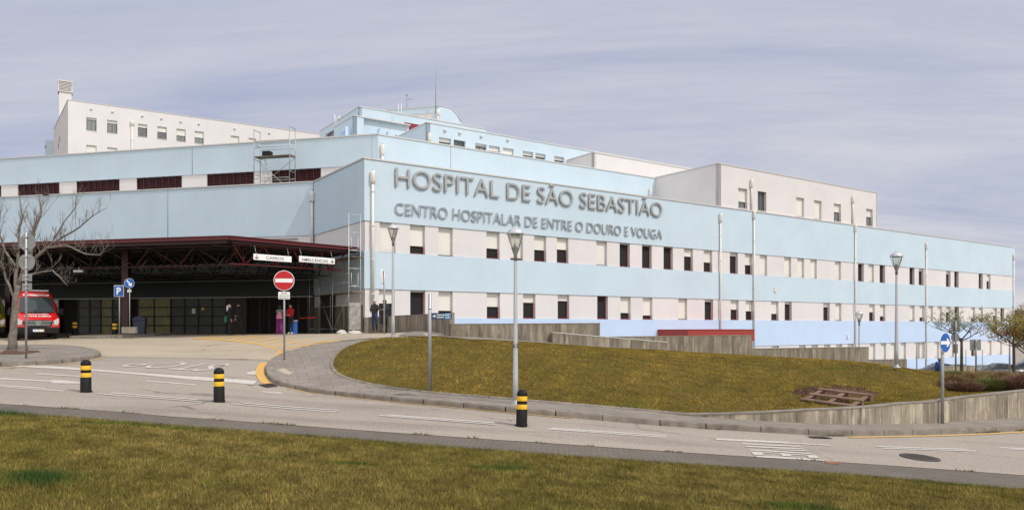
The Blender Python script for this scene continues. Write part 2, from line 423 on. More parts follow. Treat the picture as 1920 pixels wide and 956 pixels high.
def patch(name, poly, zfun, off, mat, grid=1.0, edge=None, parent=None, thick=0):
    poly = dense(poly, edge or grid)
    P_ = np.array(poly); x0, y0 = P_.min(0); x1, y1 = P_.max(0)
    gx, gy = np.meshgrid(np.arange(x0+grid/2, x1, grid), np.arange(y0+grid/2, y1, grid)); gx, gy = gx.ravel(), gy.ravel()
    ok = inside(poly, gx, gy)
    n = len(poly)
    pts = [Vector(p) for p in poly] + [Vector((a, b)) for a, b in zip(gx[ok], gy[ok])]
    r = delaunay_2d_cdt(pts, [(i, (i+1)%n) for i in range(n)], [], 1, 1e-5)
    V = np.array([tuple(v) for v in r[0]])
    z = zfun(V[:,0], V[:,1]) + (off if not callable(off) else np.array([off(a, b) for a, b in V]))
    me = bpy.data.meshes.new(name)
    faces = [tuple(f) for f in r[2]]
    me.from_pydata([(a, b, c) for (a, b), c in zip(V, z)], [], faces); me.update()
    bm = bmesh.new(); bm.from_mesh(me); bmesh.ops.recalc_face_normals(bm, faces=bm.faces)
    if bm.faces and sum(f.normal.z for f in bm.faces) < 0: bmesh.ops.reverse_faces(bm, faces=bm.faces)
    for f in bm.faces: f.smooth = True
    bm.to_mesh(me); bm.free()
    me.materials.append(M[mat]); o = bpy.data.objects.new(name, me); COL.objects.link(o)
    if parent: o.parent = parent
    return o
# ------------------------------------------------------------------ curves read off the kerbs
D1 = (.8251, .5650)                                     # direction of the long right-hand facade
W0 = (-2.27, 27.6)                                      # where the stepped retaining walls begin
def wl(t, off=0): return (W0[0]+D1[0]*t+D1[1]*off, W0[1]+D1[1]*t-D1[0]*off)
kerb_px = [(700,634.5),(641,640),(601,645.5),(554,655),(527,664),(507,678),(497,692),(501,708),(514,721),(558,731),(640,742.5),(729,752),(800,759),(945,773),(1020,779),(1169,792),(1280,800.5),(1400,808.5),(1473,812.5),(1543,817),(1580,817.5),(1680,816),(1813,812),(1920,807)]
kerb = [gp(*p) for p in kerb_px]; d = np.array(kerb[-1])-np.array(kerb[-2]); kerb.append(tuple(np.array(kerb[-1])+d*1.6)); kerb.append(tuple(np.array(kerb[-1])+d*6))
kerb = smooth_poly(kerb, 2)
inner_px = [(740,633.6),(700,636),(661,645),(634,658),(623,671),(617,684),(624,698),(645,709),(685,719),(806,737),(908,745),(997,753),(1124,763),(1236,772),(1290,778)]
inner = smooth_poly([gp(*p, hs) for p in inner_px], 2)
wall_px = [(1236,773,772),(1290,779,775.5),(1347,783.5,775),(1440,789,771.5),(1513,793,767),(1580,795,764.5),(1630,795,761.5),(1697,794,755),(1747,793,752),(1813,788,743),(1907,783,733)]
wall_pts = []
for px, pb, pt in wall_px:
    x, y = gp(px, pb, hs); wall_pts.append((x, y, (HZ-pt)/FOC*y))
a, b = np.array(wall_pts[-2]), np.array(wall_pts[-1]); wall_pts.append(tuple(b+(b-a)*1.6)); wall_pts.append(tuple(b+(b-a)*6*np.array((1,1,.4)))); 

# ------------------------------------------------------------------ the road, plaza, pavements
near_px = [(0,758),(320,782),(640,805),(986,829),(1280,849),(1613,870),(1920,892)]
near = [gp(*p) for p in near_px]; near = [(-60,15.6)] + near + [(30,12.0),(60,10.5)]
turf_px = [(0,775),(320,798),(640,822),(960,847),(1280,870),(1613,892),(1920,919)]
tedge = [gp(*p, .004) for p in turf_px]; tedge = [(-60,14.2)] + tedge + [(30,11.0),(60,9.4)]
fl = lambda u: (-13.2-.972*u, 48.9+.233*u)
inn = [tuple(np.array(q)*.90+np.array((4,25.5))*.10) for q in inner[::-1][::3]]
back = [(60,22),(34,22.5),(22,23.5),(12,21.5)] + inn + [(-3.4,28.2), (-8.41,42), (-13.2,48.9), fl(20), fl(50)]
tag(patch('road', tedge+back, G, 0, 'asphalt', .9), kind='structure')
seam = [gp(497,674),(gp(350,671.5)),gp(201,668.5)]
left_far = [gp(150,659), gp(0,655)]
plaza_poly = [gp(740,633)]+[gp(*p) for p in [(700,634.5),(641,640),(601,645.5),(554,655),(527,664),(507,676)]]+seam+left_far+[(-60,33)]+[fl(50),fl(20),(-13.2,48.9),(-8.41,42),(-2.4,27.9)]
tag(patch('plaza', plaza_poly, G, .006, 'plaza', .9), kind='structure')
tag(patch('block_paving', near+tedge[::-1], G, .012, 'setts', .7), kind='structure')
kin = list(inner); wi = [(x, y) for x, y, z in wall_pts[1:]]
side = [k for k in kerb]
tag(patch('pavement', side + wi[::-1] + kin[::-1][1:], G, hs, 'slabs', .6), kind='structure')
# kerb stones
def kerbstones(line, w, name, h=hs, inward=1, stone=1.0):
    pts = dense(line, .2, False); mb = MB(); acc = 0; n = len(pts)
    prev = None; k = 0
    for i in range(n):
        p = np.array(pts[i]); t = np.array(pts[min(i+1,n-1)])-np.array(pts[max(i-1,0)]); t = t/np.hypot(*t); nn = np.array((-t[1], t[0]))*inward
        z = G(*p); hh = h(*p)
        o = p - nn*.01; q = p + nn*w
        row = [Vector((*o, z-.1)), Vector((*o, z+hh-.02)), Vector((*(p+nn*.015), z+hh+.006)), Vector((*q, z+hh+.006)), Vector((*q, z-.1))]
        if prev is not None:
            acc += np.hypot(*(p-np.array(pts[i-1])))
            g = 0
            if acc > stone: acc = 0; g = .93
            A = prev; B = row
            if g: B = [a+(b-a)*.93 for a, b in zip(A, row)]
            for u in range(4): mb.face([A[u], B[u], B[u+1], A[u+1]])
        prev = row
    o = mb.build(name, 'kerb', recalc=False); tag(o, kind='structure'); return o
kerbstones(kerb, .22, 'kerb', inward=1)
kerbstones(inner, .10, 'edging', lambda x, y: hs(x, y)+.035, inward=1)
# left island pavement
isl_px = [(0,688),(42,686),(112,682),(157,676),(183,671.5),(191,667),(180,661),(157,656),(127,653),(0,651)]
isl = [gp(*p) for p in isl_px]; isl = [(-34, isl[0][1]+.1)] + isl + [(-34, isl[-1][1]+.2)]
isl_c = smooth_poly(isl, 2); h13 = lambda x, y: .13
tag(patch('pavement_island', isl_c, G, .13, 'slabs', .7), kind='structure')
kerbstones(isl_c, .20, 'island_kerb', h13, inward=1)
isl2 = smooth_poly([gp(*p) for p in [(130,634.5),(200,634.5),(262,631.5),(300,629.2)]]+[(-20.5,47.5),(-26,47.5)]+[gp(128,633)], 1)
tag(patch('entrance_island', isl2, G, .12, 'plaza', 1.0), kind='structure'); kerbstones(isl2, .16, 'entrance_kerb', lambda x, y: .12, inward=1)
# tree pit in the island
pit = [gp(0,661,.135),(gp(0,664,.135)),gp(40,664,.135),gp(78,659.5,.135),gp(70,657,.135),gp(10,656,.135)]
tag(patch('tree_pit', pit, G, .137, 'dirt', .5), kind='structure')

# road markings ------------------------------------------------------
def mark(name, px, mat='line', off=.010, grid=.5):
    o = patch(name, [gp(*p) for p in px], G, off, mat, grid); return tag(o, kind='structure')
def stripe(name, p, q, th, mat='line', off=.010):
    (x0, y0), (x1, y1) = p, q
    return mark(name, [(x0, y0-th/2), (x1, y1-th/2), (x1, y1+th/2), (x0, y0+th/2)], mat, off)
mark('stop_line', [(45,684.2),(70,685),(239,697.8),(350,705.2),(482,714),(475,721),(350,711),(169,695),(22,687.5)], 'line')
for p, q in [((68,701),(153,706)),((273,714.3),(367,721.7)),((491,734.3),(588,741))]: stripe('edge_dash', p, q, 1.7)
for p, q in [((0,725),(119,733.3)),((0,722.5),(85,728.3)),((182,737.8),(372,752.6)),((208,736.3),(372,749.4)),((434,757),(629,772.4)),((452,755.2),(635,769.2)),
             ((711,779),(926.7,795.8)),((726,778),(926.7,793)),((1025,804.3),(1249,820)),((1034.6,803),(1250.6,817)),((1343,824),(1557,835)),((1343,822.6),(1480,829)),
             ((1643,837.3),(1813,842.7)),((1655,840.6),(1830,845.6)),((1873,839.5),(1925,841)),((1893,842.4),(1925,843.4))]:
    stripe('centre_dash', p, q, 1.7)
mark('lane_arrow', [(0,708.7),(93,714.0),(97,712.8),(118,713.2),(153,717.2),(149,719.3),(93,718.6),(99,716.2),(0,711.2)])
mark('paint_patch', [(462,699),(478,695.5),(487,697.5),(488,701),(477,702.5),(464,702)])
def m6(*pts, name='bus_lettering'): mark(name, [(1320+x/6.4, 800+y/6.4) for x, y in pts])
m6((445,196),(700,212),(1150,231),(1162,243),(700,224),(460,210)); m6((485,229),(900,247),(1190,261),(1200,272),(880,261),(505,243))
m6((770,268),(1225,281),(1235,293),(1000,286)); m6((540,274),(800,284),(1280,318),(1292,330),(800,300),(548,286))
m6((560,299),(695,307),(722,342),(600,338)); m6((900,318),(1020,325),(1062,357),(950,353)); m6((1225,340),(1345,345),(1382,379),(1265,376))
m6((610,349),(1000,366),(1425,397),(1442,414),(1000,388),(640,366)); m6((700,307),(900,317),(908,324),(705,316)); m6((1022,324),(1228,339),(1236,347),(1030,334))
# painted word STOP, read by drivers leaving the plaza
me = text_mesh('STOP', -.004); co = np.empty(len(me.vertices)*3); me.vertices.foreach_get('co', co); co = co.reshape(-1, 3)
u = (co[:,0]-co[:,0].min())/np.ptp(co[:,0]); v = (co[:,1]-co[:,1].min())/np.ptp(co[:,1])
c00, c10, c01, c11 = [np.array(gp(*p)) for p in ((437,683),(280,678),(380,696.5),(219,687))]
xy = (1-u)[:,None]*((1-v)[:,None]*c00+v[:,None]*c01) + u[:,None]*((1-v)[:,None]*c10+v[:,None]*c11)
me.vertices.foreach_set('co', np.c_[xy, G(xy[:,0], xy[:,1])+.014].ravel()); me.materials.clear(); me.materials.append(M['line'])
o = bpy.data.objects.new('stop_lettering', me); COL.objects.link(o); tag(o, kind='structure')
strip_world_later = True
# yellow lines
def strip_world(name, line, w0, w1, mat, off=.012):
    pts = dense(line, .3, False); mb = MB(); prev = None
    for i in range(len(pts)):
        p = np.array(pts[i]); t = np.array(pts[min(i+1,len(pts)-1)])-np.array(pts[max(i-1,0)]); t = t/np.hypot(*t); nn = np.array((-t[1], t[0]))
        A, B = p-nn*w0, p-nn*w1; A = Vector((*A, G(*A)+off)); B = Vector((*B, G(*B)+off))
        if prev: mb.face([prev[0], A, B, prev[1]])
        prev = (A, B)
    return tag(mb.build(name, mat), kind='structure')
strip_world('paving_joint', dense(near[1:-1], .4, False), -.015, .02, 'dirt', .016)
K = np.array(kerb); ys_ = np.array([960+FOC*x/y for x, y in kerb])
i0 = int(np.argmin(np.hypot(*(K-np.array(gp(507,680))).T))); i1 = int(np.argmin(np.hypot(*(K-np.array(gp(520,724))).T)))
strip_world('kerb_line', kerb[i0:i1], .04, .30, 'yline')
i2 = int(np.argmin(np.hypot(*(K-np.array(gp(1130,789))).T))); i3 = int(np.argmin(np.hypot(*(K-np.array(gp(1573,817))).T)))
strip_world('kerb_line', kerb[i1+2:i2], .05, .13, 'yline_faint'); strip_world('kerb_line', kerb[i3:], .12, .24, 'yline')
strip_world('kerb_line', [gp(0,690.5),gp(42,688),gp(112,684),gp(157,678),gp(180,673.5),gp(201,670)], -.02, .08, 'yline')
hl = [(360,635.5),(380,636.2),(423.6,639),(457,642.6),(487,646.8),(507,651.9),(520.6,657.9),(519,663),(514,668)]
mark('hatch_outline', hl+[(x+(8 if i > 5 else 2), y-(2.2 if i < 6 else -.5)) for i, (x, y) in reversed(list(enumerate(hl)))], 'yline', .014)
for p, q in [((377,635.3),(417,629.6)),((404,637.2),(450,629.4)),((424,639),(484,629)),((444,641),(504,630)),((464,643.5),(527,633)),((484,646.3),(554,636.3)),((504,650.6),(581,638)),((520,657.5),(607,640.5)),((590,643.5),(640,639.2))]:
    stripe('hatch_bar', p, q, 2.0 if q[0] < 600 else 2.4, 'yline', .014)
def ground_thing(name, poly, mat, label, cat, off=.02):
    return tag(patch(name, poly, G, off, mat, .3), label, cat)
# drains and covers
def grate(name, px, label, cat, n=9, group=None):
    c = [np.array(gp(*p)) for p in px]; r = empty(name, (c[0][0], c[0][1], G(*c[0])), 0, label, cat, group); base = r.location.copy()
    L = lambda u, v: (c[0]*(1-u)+c[1]*u)*(1-v)+(c[3]*(1-u)+c[2]*u)*v
    mb = MB()
    def q(mb, u0, u1, v0, v1, off):
        pts = [L(u0,v0), L(u1,v0), L(u1,v1), L(u0,v1)]; mb.face([Vector((*p, G(*p)+off))-base for p in pts])
    q(mb, 0, 1, 0, 1, .014); mb.build('pit', 'dark', r); mb = MB()
    for u0, u1, v0, v1 in ((0,1,0,.1),(0,1,.9,1),(0,.06,.1,.9),(.94,1,.1,.9)): q(mb, u0, u1, v0, v1, .02)
    for k in range(n): u = .06+.88*(k+.5)/n; q(mb, u-.018, u+.018, .1, .9, .020)
    mb.build('bars', 'iron', r)
grate('drain_grate', [(484,722),(507,719),(522,724.5),(500,727)], 'dark slotted drain grate at the kerb corner beside the thick yellow line', 'drain grate')
grate('drain_grate', [(1513,818.5),(1545,818.8),(1562,822.8),(1525,821.5)], 'dark kerbside drain slot where the kerb bends before the concrete wall', 'drain grate')
cx, cy = gp(1725,858); r = empty('manhole_cover', (cx, cy, G(cx, cy)+.012), 0, 'round dark ribbed manhole cover in the road at lower right', 'manhole cover')
tilt = Matrix.Rotation(math.atan(-(G(cx+.5,cy)-G(cx-.5,cy))), 4, 'Y') @ Matrix.Rotation(math.atan(G(cx,cy+.5)-G(cx,cy-.5)), 4, 'X'); r.matrix_basis = Matrix.Translation((cx,cy,G(cx,cy)+.016)) @ tilt
mb = MB(); mb.lathe([(.36,-.03),(.36,.004),(.325,.006)], 40); mb.build('ring', 'iron', r)
mb = MB(); mb.lathe([(.32,-.03),(.32,.003)], 40)
for k in range(-4, 5):
    for j in range(-4, 5):
        if math.hypot(k, j) < 4.4: mb.box(k*.068-.022, k*.068+.022, j*.068-.022, j*.068+.022, .003, .012)
mb.build('lid', 'iron', r)
ground_thing('utility_cover', [gp(1320+x/6.4, 800+y/6.4) for x, y in ((1450,424),(1635,428),(1618,454),(1482,450))], 'rust', 'small rusty red utility cover at the edge of the block paving', 'utility cover')

# ------------------------------------------------------------------ grass mound
band = []
bnd = dense(inner, .8, False)
Mp = [(x, y, G(x, y)+hs(x, y)+.02) for x, y in bnd]
Mp += [(x, y+.2, z-.10) for x, y, z in wall_pts[2:]]
gt = [(755,632.2,27.9),(842,634.5,26.6),(964,640.5,27.9),(1070,647.5,29.6),(1162,654,31.2),(1240,657,32.8),(1325,662.5,34.8),(1411,666.5,36.9),(1501,673,39.5),(1600,681.5,42.3)]
Mp += [ctl(*p) for p in gt]
Mp += [ctl(1680,690.5,27), ctl(1751,698,30), ctl(1786,703,33), ctl(1800,699,36), ctl(1860,701,35), ctl(1900,703,34), ctl(1500,673,29.5),
       (24.6,46,-2.75), (23.2,41,-3.4), (40,60,-5.3), (60,24,-2.8), (60,62,-5.4), (44,46,-4.4), (33,38,-3.5), (30,25,-2.35), ctl(1808,0,24)[:2]+(-2.14,), ctl(1860,0,25)[:2]+(-2.12,), ctl(1905,0,25.5)[:2]+(-2.1,), ctl(1830,0,28)[:2]+(-2.14,), ctl(1895,0,30)[:2]+(-2.2,), ctl(1925,0,25)[:2]+(-2.05,)]
H = TPS(Mp, .01)
mback = [(60,23.5),(60,62),(40,60),(24.9,46.2)] + [wl(t, .05) for t in (30,24,18,12,7)] + [wl(3.5,.6), wl(.5,1.1), (-3.2,27.75)]
mound_poly = list(inner) + [(x, y+.22) for x, y, z in wall_pts[2:]] + mback
tag(patch('mound', mound_poly, H, 0, 'turf', .7), kind='structure')
# strip of path at the foot of the stepped walls
ps = [(-4.3,27.9)] + [wl(t, 1.25-.085*t) for t in (0,3,6,9,11)] + [wl(t, .02) for t in (11,9,6,3,.1)] + [(-2.6,28.6),(-4.1,32.0)]
tag(patch('path', ps, lambda x, y: np.where(x < -3.4, np.maximum(H(x, y), G(x, y)), H(x, y)), .025, 'slabs', .5), kind='structure')

# foreground turf and wide ground
ex = np.array([p[0] for p in tedge]); ey = np.array([p[1] for p in tedge])
def F(x, y):
    x = np.atleast_1d(x).astype(float); y = np.atleast_1d(y).astype(float)
    e = np.interp(x, ex, ey); ez = G(x, e) + .012
    t = np.clip(y/e, -2, 1); base = -1.66 - .012*np.clip(x, -30, 30)
    return base + (ez-base)*np.clip(t, 0, 1)**1.15 + .02*np.sin(x*.9+1)*np.sin(y*1.1)*np.clip(1-t, 0, 1)
tag(patch('lawn', [(x, y) for x, y in tedge if abs(x) < 31] + [(30,-12),(-30,-12)], F, 0, 'turf', .6), kind='structure')
mb = MB(); s = 3000
mb.face([(-s,-s,-6.5),(s,-s,-6.5),(s,s,-6.5),(-s,s,-6.5)]); tag(mb.build('ground', 'turf'), kind='structure')
mb = MB(); mb.face([(24.9,46.4,-5.2),(200,46.4,-5.2),(200,260,-5.2),(24.9,260,-5.2)]); tag(mb.build('car_park', 'asphalt'), kind='structure')
mb = MB()
mb.face([(-2.3,27.9,-5.3),(24.9,46.4,-5.3),(62,92,-5.3),(-8.4,42.2,-5.3)]); tag(mb.build('service_yard', 'asphalt'), kind='structure')

# wooded hills far behind
def hills():
    pts = []; n, m_ = 260, 14; V = []; Fc = []
    for j in range(m_):
        for i in range(n):
            x = -300 + 1500*i/(n-1); u = j/(m_-1); y = 620 + 420*u
            h = 46*math.sin(math.pi*min(1, u*1.3)/2)*(.55+.45*math.sin(x*.006+2.2)*math.cos(x*.0023)) 
            V.append((x, y, -8 + h + (random.random()*5+3*math.sin(x*.21)*math.sin(y*.2) if 0 < j else 0)))
    for j in range(m_-1):
        for i in range(n-1): a = j*n+i; Fc.append((a, a+1, a+n+1, a+n))
    me = bpy.data.meshes.new('hills'); me.from_pydata(V, [], Fc); me.materials.append(P('forest_haze', (.045,.055,.058), .95, 0, .6, .08))
    o = bpy.data.objects.new('hills', me); COL.objects.link(o); tag(o, kind='structure')
hills()

# ------------------------------------------------------------------ grass blades
def grass(name, xs, ys, zf, hmin, hmax, wid, pal, seed, lean=.5, gfac=None):
    r = np.random.default_rng(seed); n = len(xs); z = zf(xs, ys)
    h = r.uniform(hmin, hmax, n)*(gfac if gfac is not None else 1); a = r.uniform(0, 2*np.pi, n); w = wid*r.uniform(.6, 1.4, n)
    dx, dy = np.cos(a), np.sin(a); b = r.uniform(0, 2*np.pi, n); l = r.uniform(.1, lean, n)*h
    V = np.empty((n, 3, 3)); V[:,0] = np.c_[xs-dx*w/2, ys-dy*w/2, z-.004]; V[:,1] = np.c_[xs+dx*w/2, ys+dy*w/2, z-.004]; V[:,2] = np.c_[xs+np.cos(b)*l, ys+np.sin(b)*l, z+h]
    me = bpy.data.meshes.new(name); me.vertices.add(n*3); me.vertices.foreach_set('co', V.ravel())
    me.loops.add(n*3); me.loops.foreach_set('vertex_index', np.arange(n*3)); me.polygons.add(n); me.polygons.foreach_set('loop_start', np.arange(0, n*3, 3)); me.polygons.foreach_set('loop_total', np.full(n, 3)); me.update()
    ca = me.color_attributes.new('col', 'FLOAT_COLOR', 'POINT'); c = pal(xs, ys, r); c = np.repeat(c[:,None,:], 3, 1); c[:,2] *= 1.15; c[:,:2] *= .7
    ca.data.foreach_set('color', np.concatenate([c, np.ones((n, 3, 1))], 2).ravel())
    me.materials.append(M['blade']); o = bpy.data.objects.new(name, me); COL.objects.link(o); return tag(o, kind='stuff')
def lump(x, y, s, seed):      # cheap smooth noise
    r = np.random.default_rng(seed); v = 0
    for k in range(7):
        a = r.uniform(0, 6.28); f = s*r.uniform(.6, 2.2); v = v + np.sin((x*np.cos(a)+y*np.sin(a))*f + r.uniform(0, 6.28))
    return v/7**.5/1.4
def pal(x, y, r):
    t = lump(x, y, 1.1, 3)*.5 + lump(x, y, 4, 4)*.35 + r.normal(0, .55, len(x))
    olive = np.array((.135,.138,.020)); straw = np.array((.315,.245,.075)); brown = np.array((.185,.112,.034)); green = np.array((.062,.122,.018))
    k = np.clip(.5+t*.5, 0, 1)[:,None]; c = olive*(1-k)+straw*k
    b = (r.random(len(x)) < .25)[:,None]; c = np.where(b, brown*(.7+.6*r.random((len(x),1))), c)
    g = np.clip((lump(x*.6, y*1.5, 1.6, 9)+lump(x*.7, y*1.5, 4.2, 12)*.8-1.05)*2.2, 0, 1)[:,None]*.8; c = c*(1-g)+green*g
    return c*r.uniform(.6, 1.35, (len(x),1))*(1+.25*lump(x, y, 6, 21)+.25*lump(x, y, 17, 31))[:,None]
n = 520000; yy = rng.uniform(0, 1, n)**.75*8.2+6.3; xx = rng.uniform(-1, 1, n)*(yy*.72+.4)
e = np.interp(xx, ex, ey); ok = yy < e + rng.uniform(-.06, .05, n)*(lump(xx, yy, 3, 5) > -.2); xx, yy = xx[ok], yy[ok]
gpx, gpy = CX+FOC*xx/yy, HZ-FOC*F(xx, yy)/yy
tuft = np.exp(-(((gpx-75)/75)**2+((gpy-898)/13)**2)) + np.exp(-(((gpx-20)/55)**2+((gpy-776)/6)**2))
edge = np.exp(-((np.interp(xx, ex, ey)-yy)/.12)**2)*.5
base_pal = pal
def pal_t(x, y, r):
    c = base_pal(x, y, r); t = np.clip(tuft*1.2+edge, 0, .95)[:,None]; return c*(1-t)+np.array((.028,.075,.016))*t*(.7+.6*r.random((len(x),1)))
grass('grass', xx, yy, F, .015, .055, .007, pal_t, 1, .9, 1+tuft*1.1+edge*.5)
n = 1000000; bx = np.array(mound_poly); xx = rng.uniform(-9, 32, n); yy = rng.uniform(16, 46, n)**1; 
keep = rng.random(n) < np.clip((22/yy)**2, .1, 1); xx, yy = xx[keep], yy[keep]
ok = inside(mound_poly, xx, yy); xx, yy = xx[ok], yy[ok]
def pal_m(x, y, r): 
    c = base_pal(x, y, r)*np.array((1.24,1.08,.70))*(1+.16*lump(x, y, 1.3, 41)+.12*lump(x, y*2, 3, 43))[:,None]; e = np.exp(-((x+9)/3)**2)[:,None]; return c*(1-e*.5)+np.array((.06,.10,.015))*e*.5
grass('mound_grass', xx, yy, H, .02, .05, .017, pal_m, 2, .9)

wl_ = dense(near[1:-1], .05, False) + [tuple(np.array(k)+(0,-.03)) for k in dense(kerb[6:], .06, False)]
wp = np.array(wl_); w_r = np.random.default_rng(77); sel = w_r.random(len(wp)) < np.clip(lump(wp[:,0], wp[:,1]*.3, 5, 8)*1.2-.25, 0, 1); wp = np.repeat(wp[sel], 14, 0) + w_r.normal(0, .03, (sel.sum()*14, 2))
def pal_w(x, y, r): return np.where(r.random((len(x),1)) < .7, np.array((.12,.13,.035)), np.array((.20,.14,.06)))*r.uniform(.6, 1.2, (len(x),1))
grass('weeds', wp[:,0], wp[:,1], lambda x, y: G(x, y)+.012, .01, .06, .012, pal_w, 5, 1.2)

# ------------------------------------------------------------------ concrete walls
def wall_run(name, pts, thick, label, zb=None, mat='concrete', cope=True, cat='concrete wall'):
    """pts: (x, y, ztop, zbottom) along the visible face; the thickness goes to the left of the direction"""
    x0, y0 = pts[0][:2]; x1, y1 = pts[-1][:2]; ang = math.atan2(y1-y0, x1-x0)
    r = empty(name, (x0, y0, pts[0][3]), ang, label, cat); inv = (Matrix.Translation((x0, y0, pts[0][3])) @ Matrix.Rotation(ang, 4, 'Z')).inverted()
    def ribbon(mb, a, b, f0, f1, t0, t1):
        def sec(p, q0, q1):
            tx, ty = b[0]-a[0], b[1]-a[1]; L = math.hypot(tx, ty); nx, ny = -ty/L, tx/L
            return [inv @ Vector((p[0]+nx*t0, p[1]+ny*t0, q0)), inv @ Vector((p[0]+nx*t0, p[1]+ny*t0, q1)), inv @ Vector((p[0]+nx*t1, p[1]+ny*t1, q1)), inv @ Vector((p[0]+nx*t1, p[1]+ny*t1, q0))]
        A, B = sec(a, *f0), sec(b, *f1)
        for k in range(4): mb.face([A[k], B[k], B[(k+1)%4], A[(k+1)%4]])
        mb.face(A[::-1]); mb.face(B)
    mb = MB()
    for a, b in zip(pts, pts[1:]): ribbon(mb, a, b, (a[3], a[2]-.03), (b[3], b[2]-.03), 0, thick)
    mb.build('wall_face', mat, r)
    mb = MB()
    for a, b in zip(pts, pts[1:]): ribbon(mb, a, b, (a[2]-.03, a[2]), (b[2]-.03, b[2]), -.012, thick+.012)
    mb.build('wall_cap', 'kerb', r)
    return r
wall_run('retaining_wall', [(x, y, z, G(x, y)-.1) for x, y, z in wall_pts[:6]], .22, 'low end of the stained concrete retaining wall below the pallet', mat='concrete_lt')
wall_run('retaining_wall', [(x, y, z, G(x, y)-.3) for x, y, z in wall_pts[5:]], .22, 'tall streaked concrete retaining wall behind the blue arrow sign', mat='concrete_lt')
wall_run('stepped_wall', [(-8.1,41.6,.5,-.8),(W0[0]-.1,W0[1]+.1,.5,-.8)], .22, 'dark concrete wall behind the two people waiting at the building corner')
def seg(t0, t1, z0, z1, zb, label, o0=0):
    a, b = wl(t0, o0), wl(t1, o0); wall_run('stepped_wall', [(*a, z0, zb), (*b, z1, zb)], .25, label)
seg(0, 7.34, .085, .135, -2.5, 'concrete wall section behind the tall lamp post numbered 63')
seg(7.345, 17.5, -.46, -.45, -3, 'concrete wall section in front of the red canopy roof')
seg(17.505, 28.3, -1.14, -1.23, -4, 'long low concrete wall section right of the red canopy roof')
seg(28.305, 32.6, -1.99, -2.06, -5, 'lowest short concrete wall section beside the lamp post on the lawn crest')
# sloping upstand in front of sections two and three
a, b = wl(4.6, .22), wl(11.2, .22); wall_run('ramp_wall', [(*a, -.24, -1.5), (*b, -.72, -2.0)], .12, 'low sloping concrete upstand in front of the stepped wall')
[o for o in COL.objects if o.name.startswith('wall_cap')][-1].data.materials[0] = M['coping']
wall_run('low_wall', [(24.2,41.5,-2.28,-4),(27.6,44.0,-2.35,-4)], .3, 'short pale concrete wall by the pavement behind the shrubs', mat='concrete_lt')
# ------------------------------------------------------------------ hospital building
class Frame:
    """wall frame: x runs along the wall, y into the building, z up"""
    def __init__(s, ox, oy, dx, dy):
        s.o = (ox, oy); L = math.hypot(dx, dy); s.d = (dx/L, dy/L); s.ang = math.atan2(dy, dx)
        s.m = Matrix.Translation((ox, oy, 0)) @ Matrix.Rotation(s.ang, 4, 'Z')
    def t(s, px, y=0.0):
        k = (px-CX)/FOC; ox, oy = s.o[0]-s.d[1]*y, s.o[1]+s.d[0]*y
        return (k*oy-ox)/(s.d[0]-k*s.d[1])
    def w(s, x, y=0, z=0): return s.m @ Vector((x, y, z))
FA = Frame(-8.41, 42, .8251, .5650)          # long right-hand facade
FS = Frame(-8.41, 42, .5650, -.8251)         # its short shaded side, x negative
FL = Frame(-13.2, 48.9, .972, -.2335)        # long low front behind the canopy, x negative
UL = Frame(-9.1, 50.1, .972, -.2335); UR = Frame(-9.1, 50.1, .8251, .5650)
B = empty('hospital_building', (-8.41, 42, -.43), 0, 'large stepped hospital building banded in pale blue and pinkish white', 'building')
BI = B.matrix_basis.inverted() if False else Matrix.Translation((8.41, -42, .43))
def bpart(mb, name, fr, mats, **k): return mb.build(name, mats, B, mtx=BI @ fr.m, **k)
def band(name, fr, x0, x1, z0, z1, mat, y0=0, th=.3, holes=()):
    mb = MB(); xs = x0
    for a, b_, za, zb in sorted(holes):
        if a > xs: mb.box(xs, a, y0, y0+th, z0, z1)
        if za > z0+.001: mb.box(a, b_, y0, y0+th, z0, za)
        if zb < z1-.001: mb.box(a, b_, y0, y0+th, zb, z1)
        xs = b_
    if xs < x1: mb.box(xs, x1, y0, y0+th, z0, z1)
    return bpart(mb, name, fr, mat)
def coping(fr, x0, x1, z, th=.42, y0=-.05):
    mb = MB(); mb.box(x0, x1, y0, y0+th, z-.05, z+.03); bpart(mb, 'coping', fr, 'coping')
nwin = [0]
def window(fr, x, w, z0, z1, shut, y0=.06, depth=.24, frame='maroon', pane='glass', mull=False, sill=True):
    """shut = share of the opening covered by the cream roller shutter"""
    nwin[0] += 1; h = z1-z0; yf = y0+depth
    mb = MB(); fw = .085
    mb.box(0, fw, yf, yf+.06, 0, h); mb.box(w-fw, w, yf, yf+.06, 0, h); mb.box(fw, w-fw, yf, yf+.06, 0, fw); mb.box(fw, w-fw, yf, yf+.06, h-fw, h)
    if mull: mb.box(w/2-.03, w/2+.03, yf, yf+.06, fw, h-fw)
    W_ = mb.build('window', frame, B, mtx=BI @ fr.m @ Matrix.Translation((x, 0, z0)))
    mb = MB(); mb.box(fw-.005, w-fw+.005, yf+.03, yf+.045, fw-.005, h-fw+.005); mb.build('pane', pane, W_)
    if shut > .02:
        s = min(1, shut)*h; mb = MB(); mb.box(.012, w-.012, yf-.055, yf-.03, h-s, h); mb.build('shutter', 'shutter', W_)
    if sill:
        mb = MB(); mb.box(-.04, w+.04, y0-.05, yf, -.035, .0); mb.build('sill', 'pink', W_)
    return W_
def core(name, pts, z0, z1, mat='dark', roof='coping'):
    bm = MB(); bot = [Vector((*p, z0)) for p in pts]; top = [Vector((*p, z1)) for p in pts]; n = len(pts)
    bm.face(bot[::-1], 0); bm.face(top, 1)
    for k in range(n): bm.face([bot[k], bot[(k+1)%n], top[(k+1)%n], top[k]], 0)
    return bm.build(name, [mat, roof], B, mtx=BI, recalc=True)
L = 84.2
def xy(fr, x, y): p = fr.w(x, y); return (p.x, p.y)
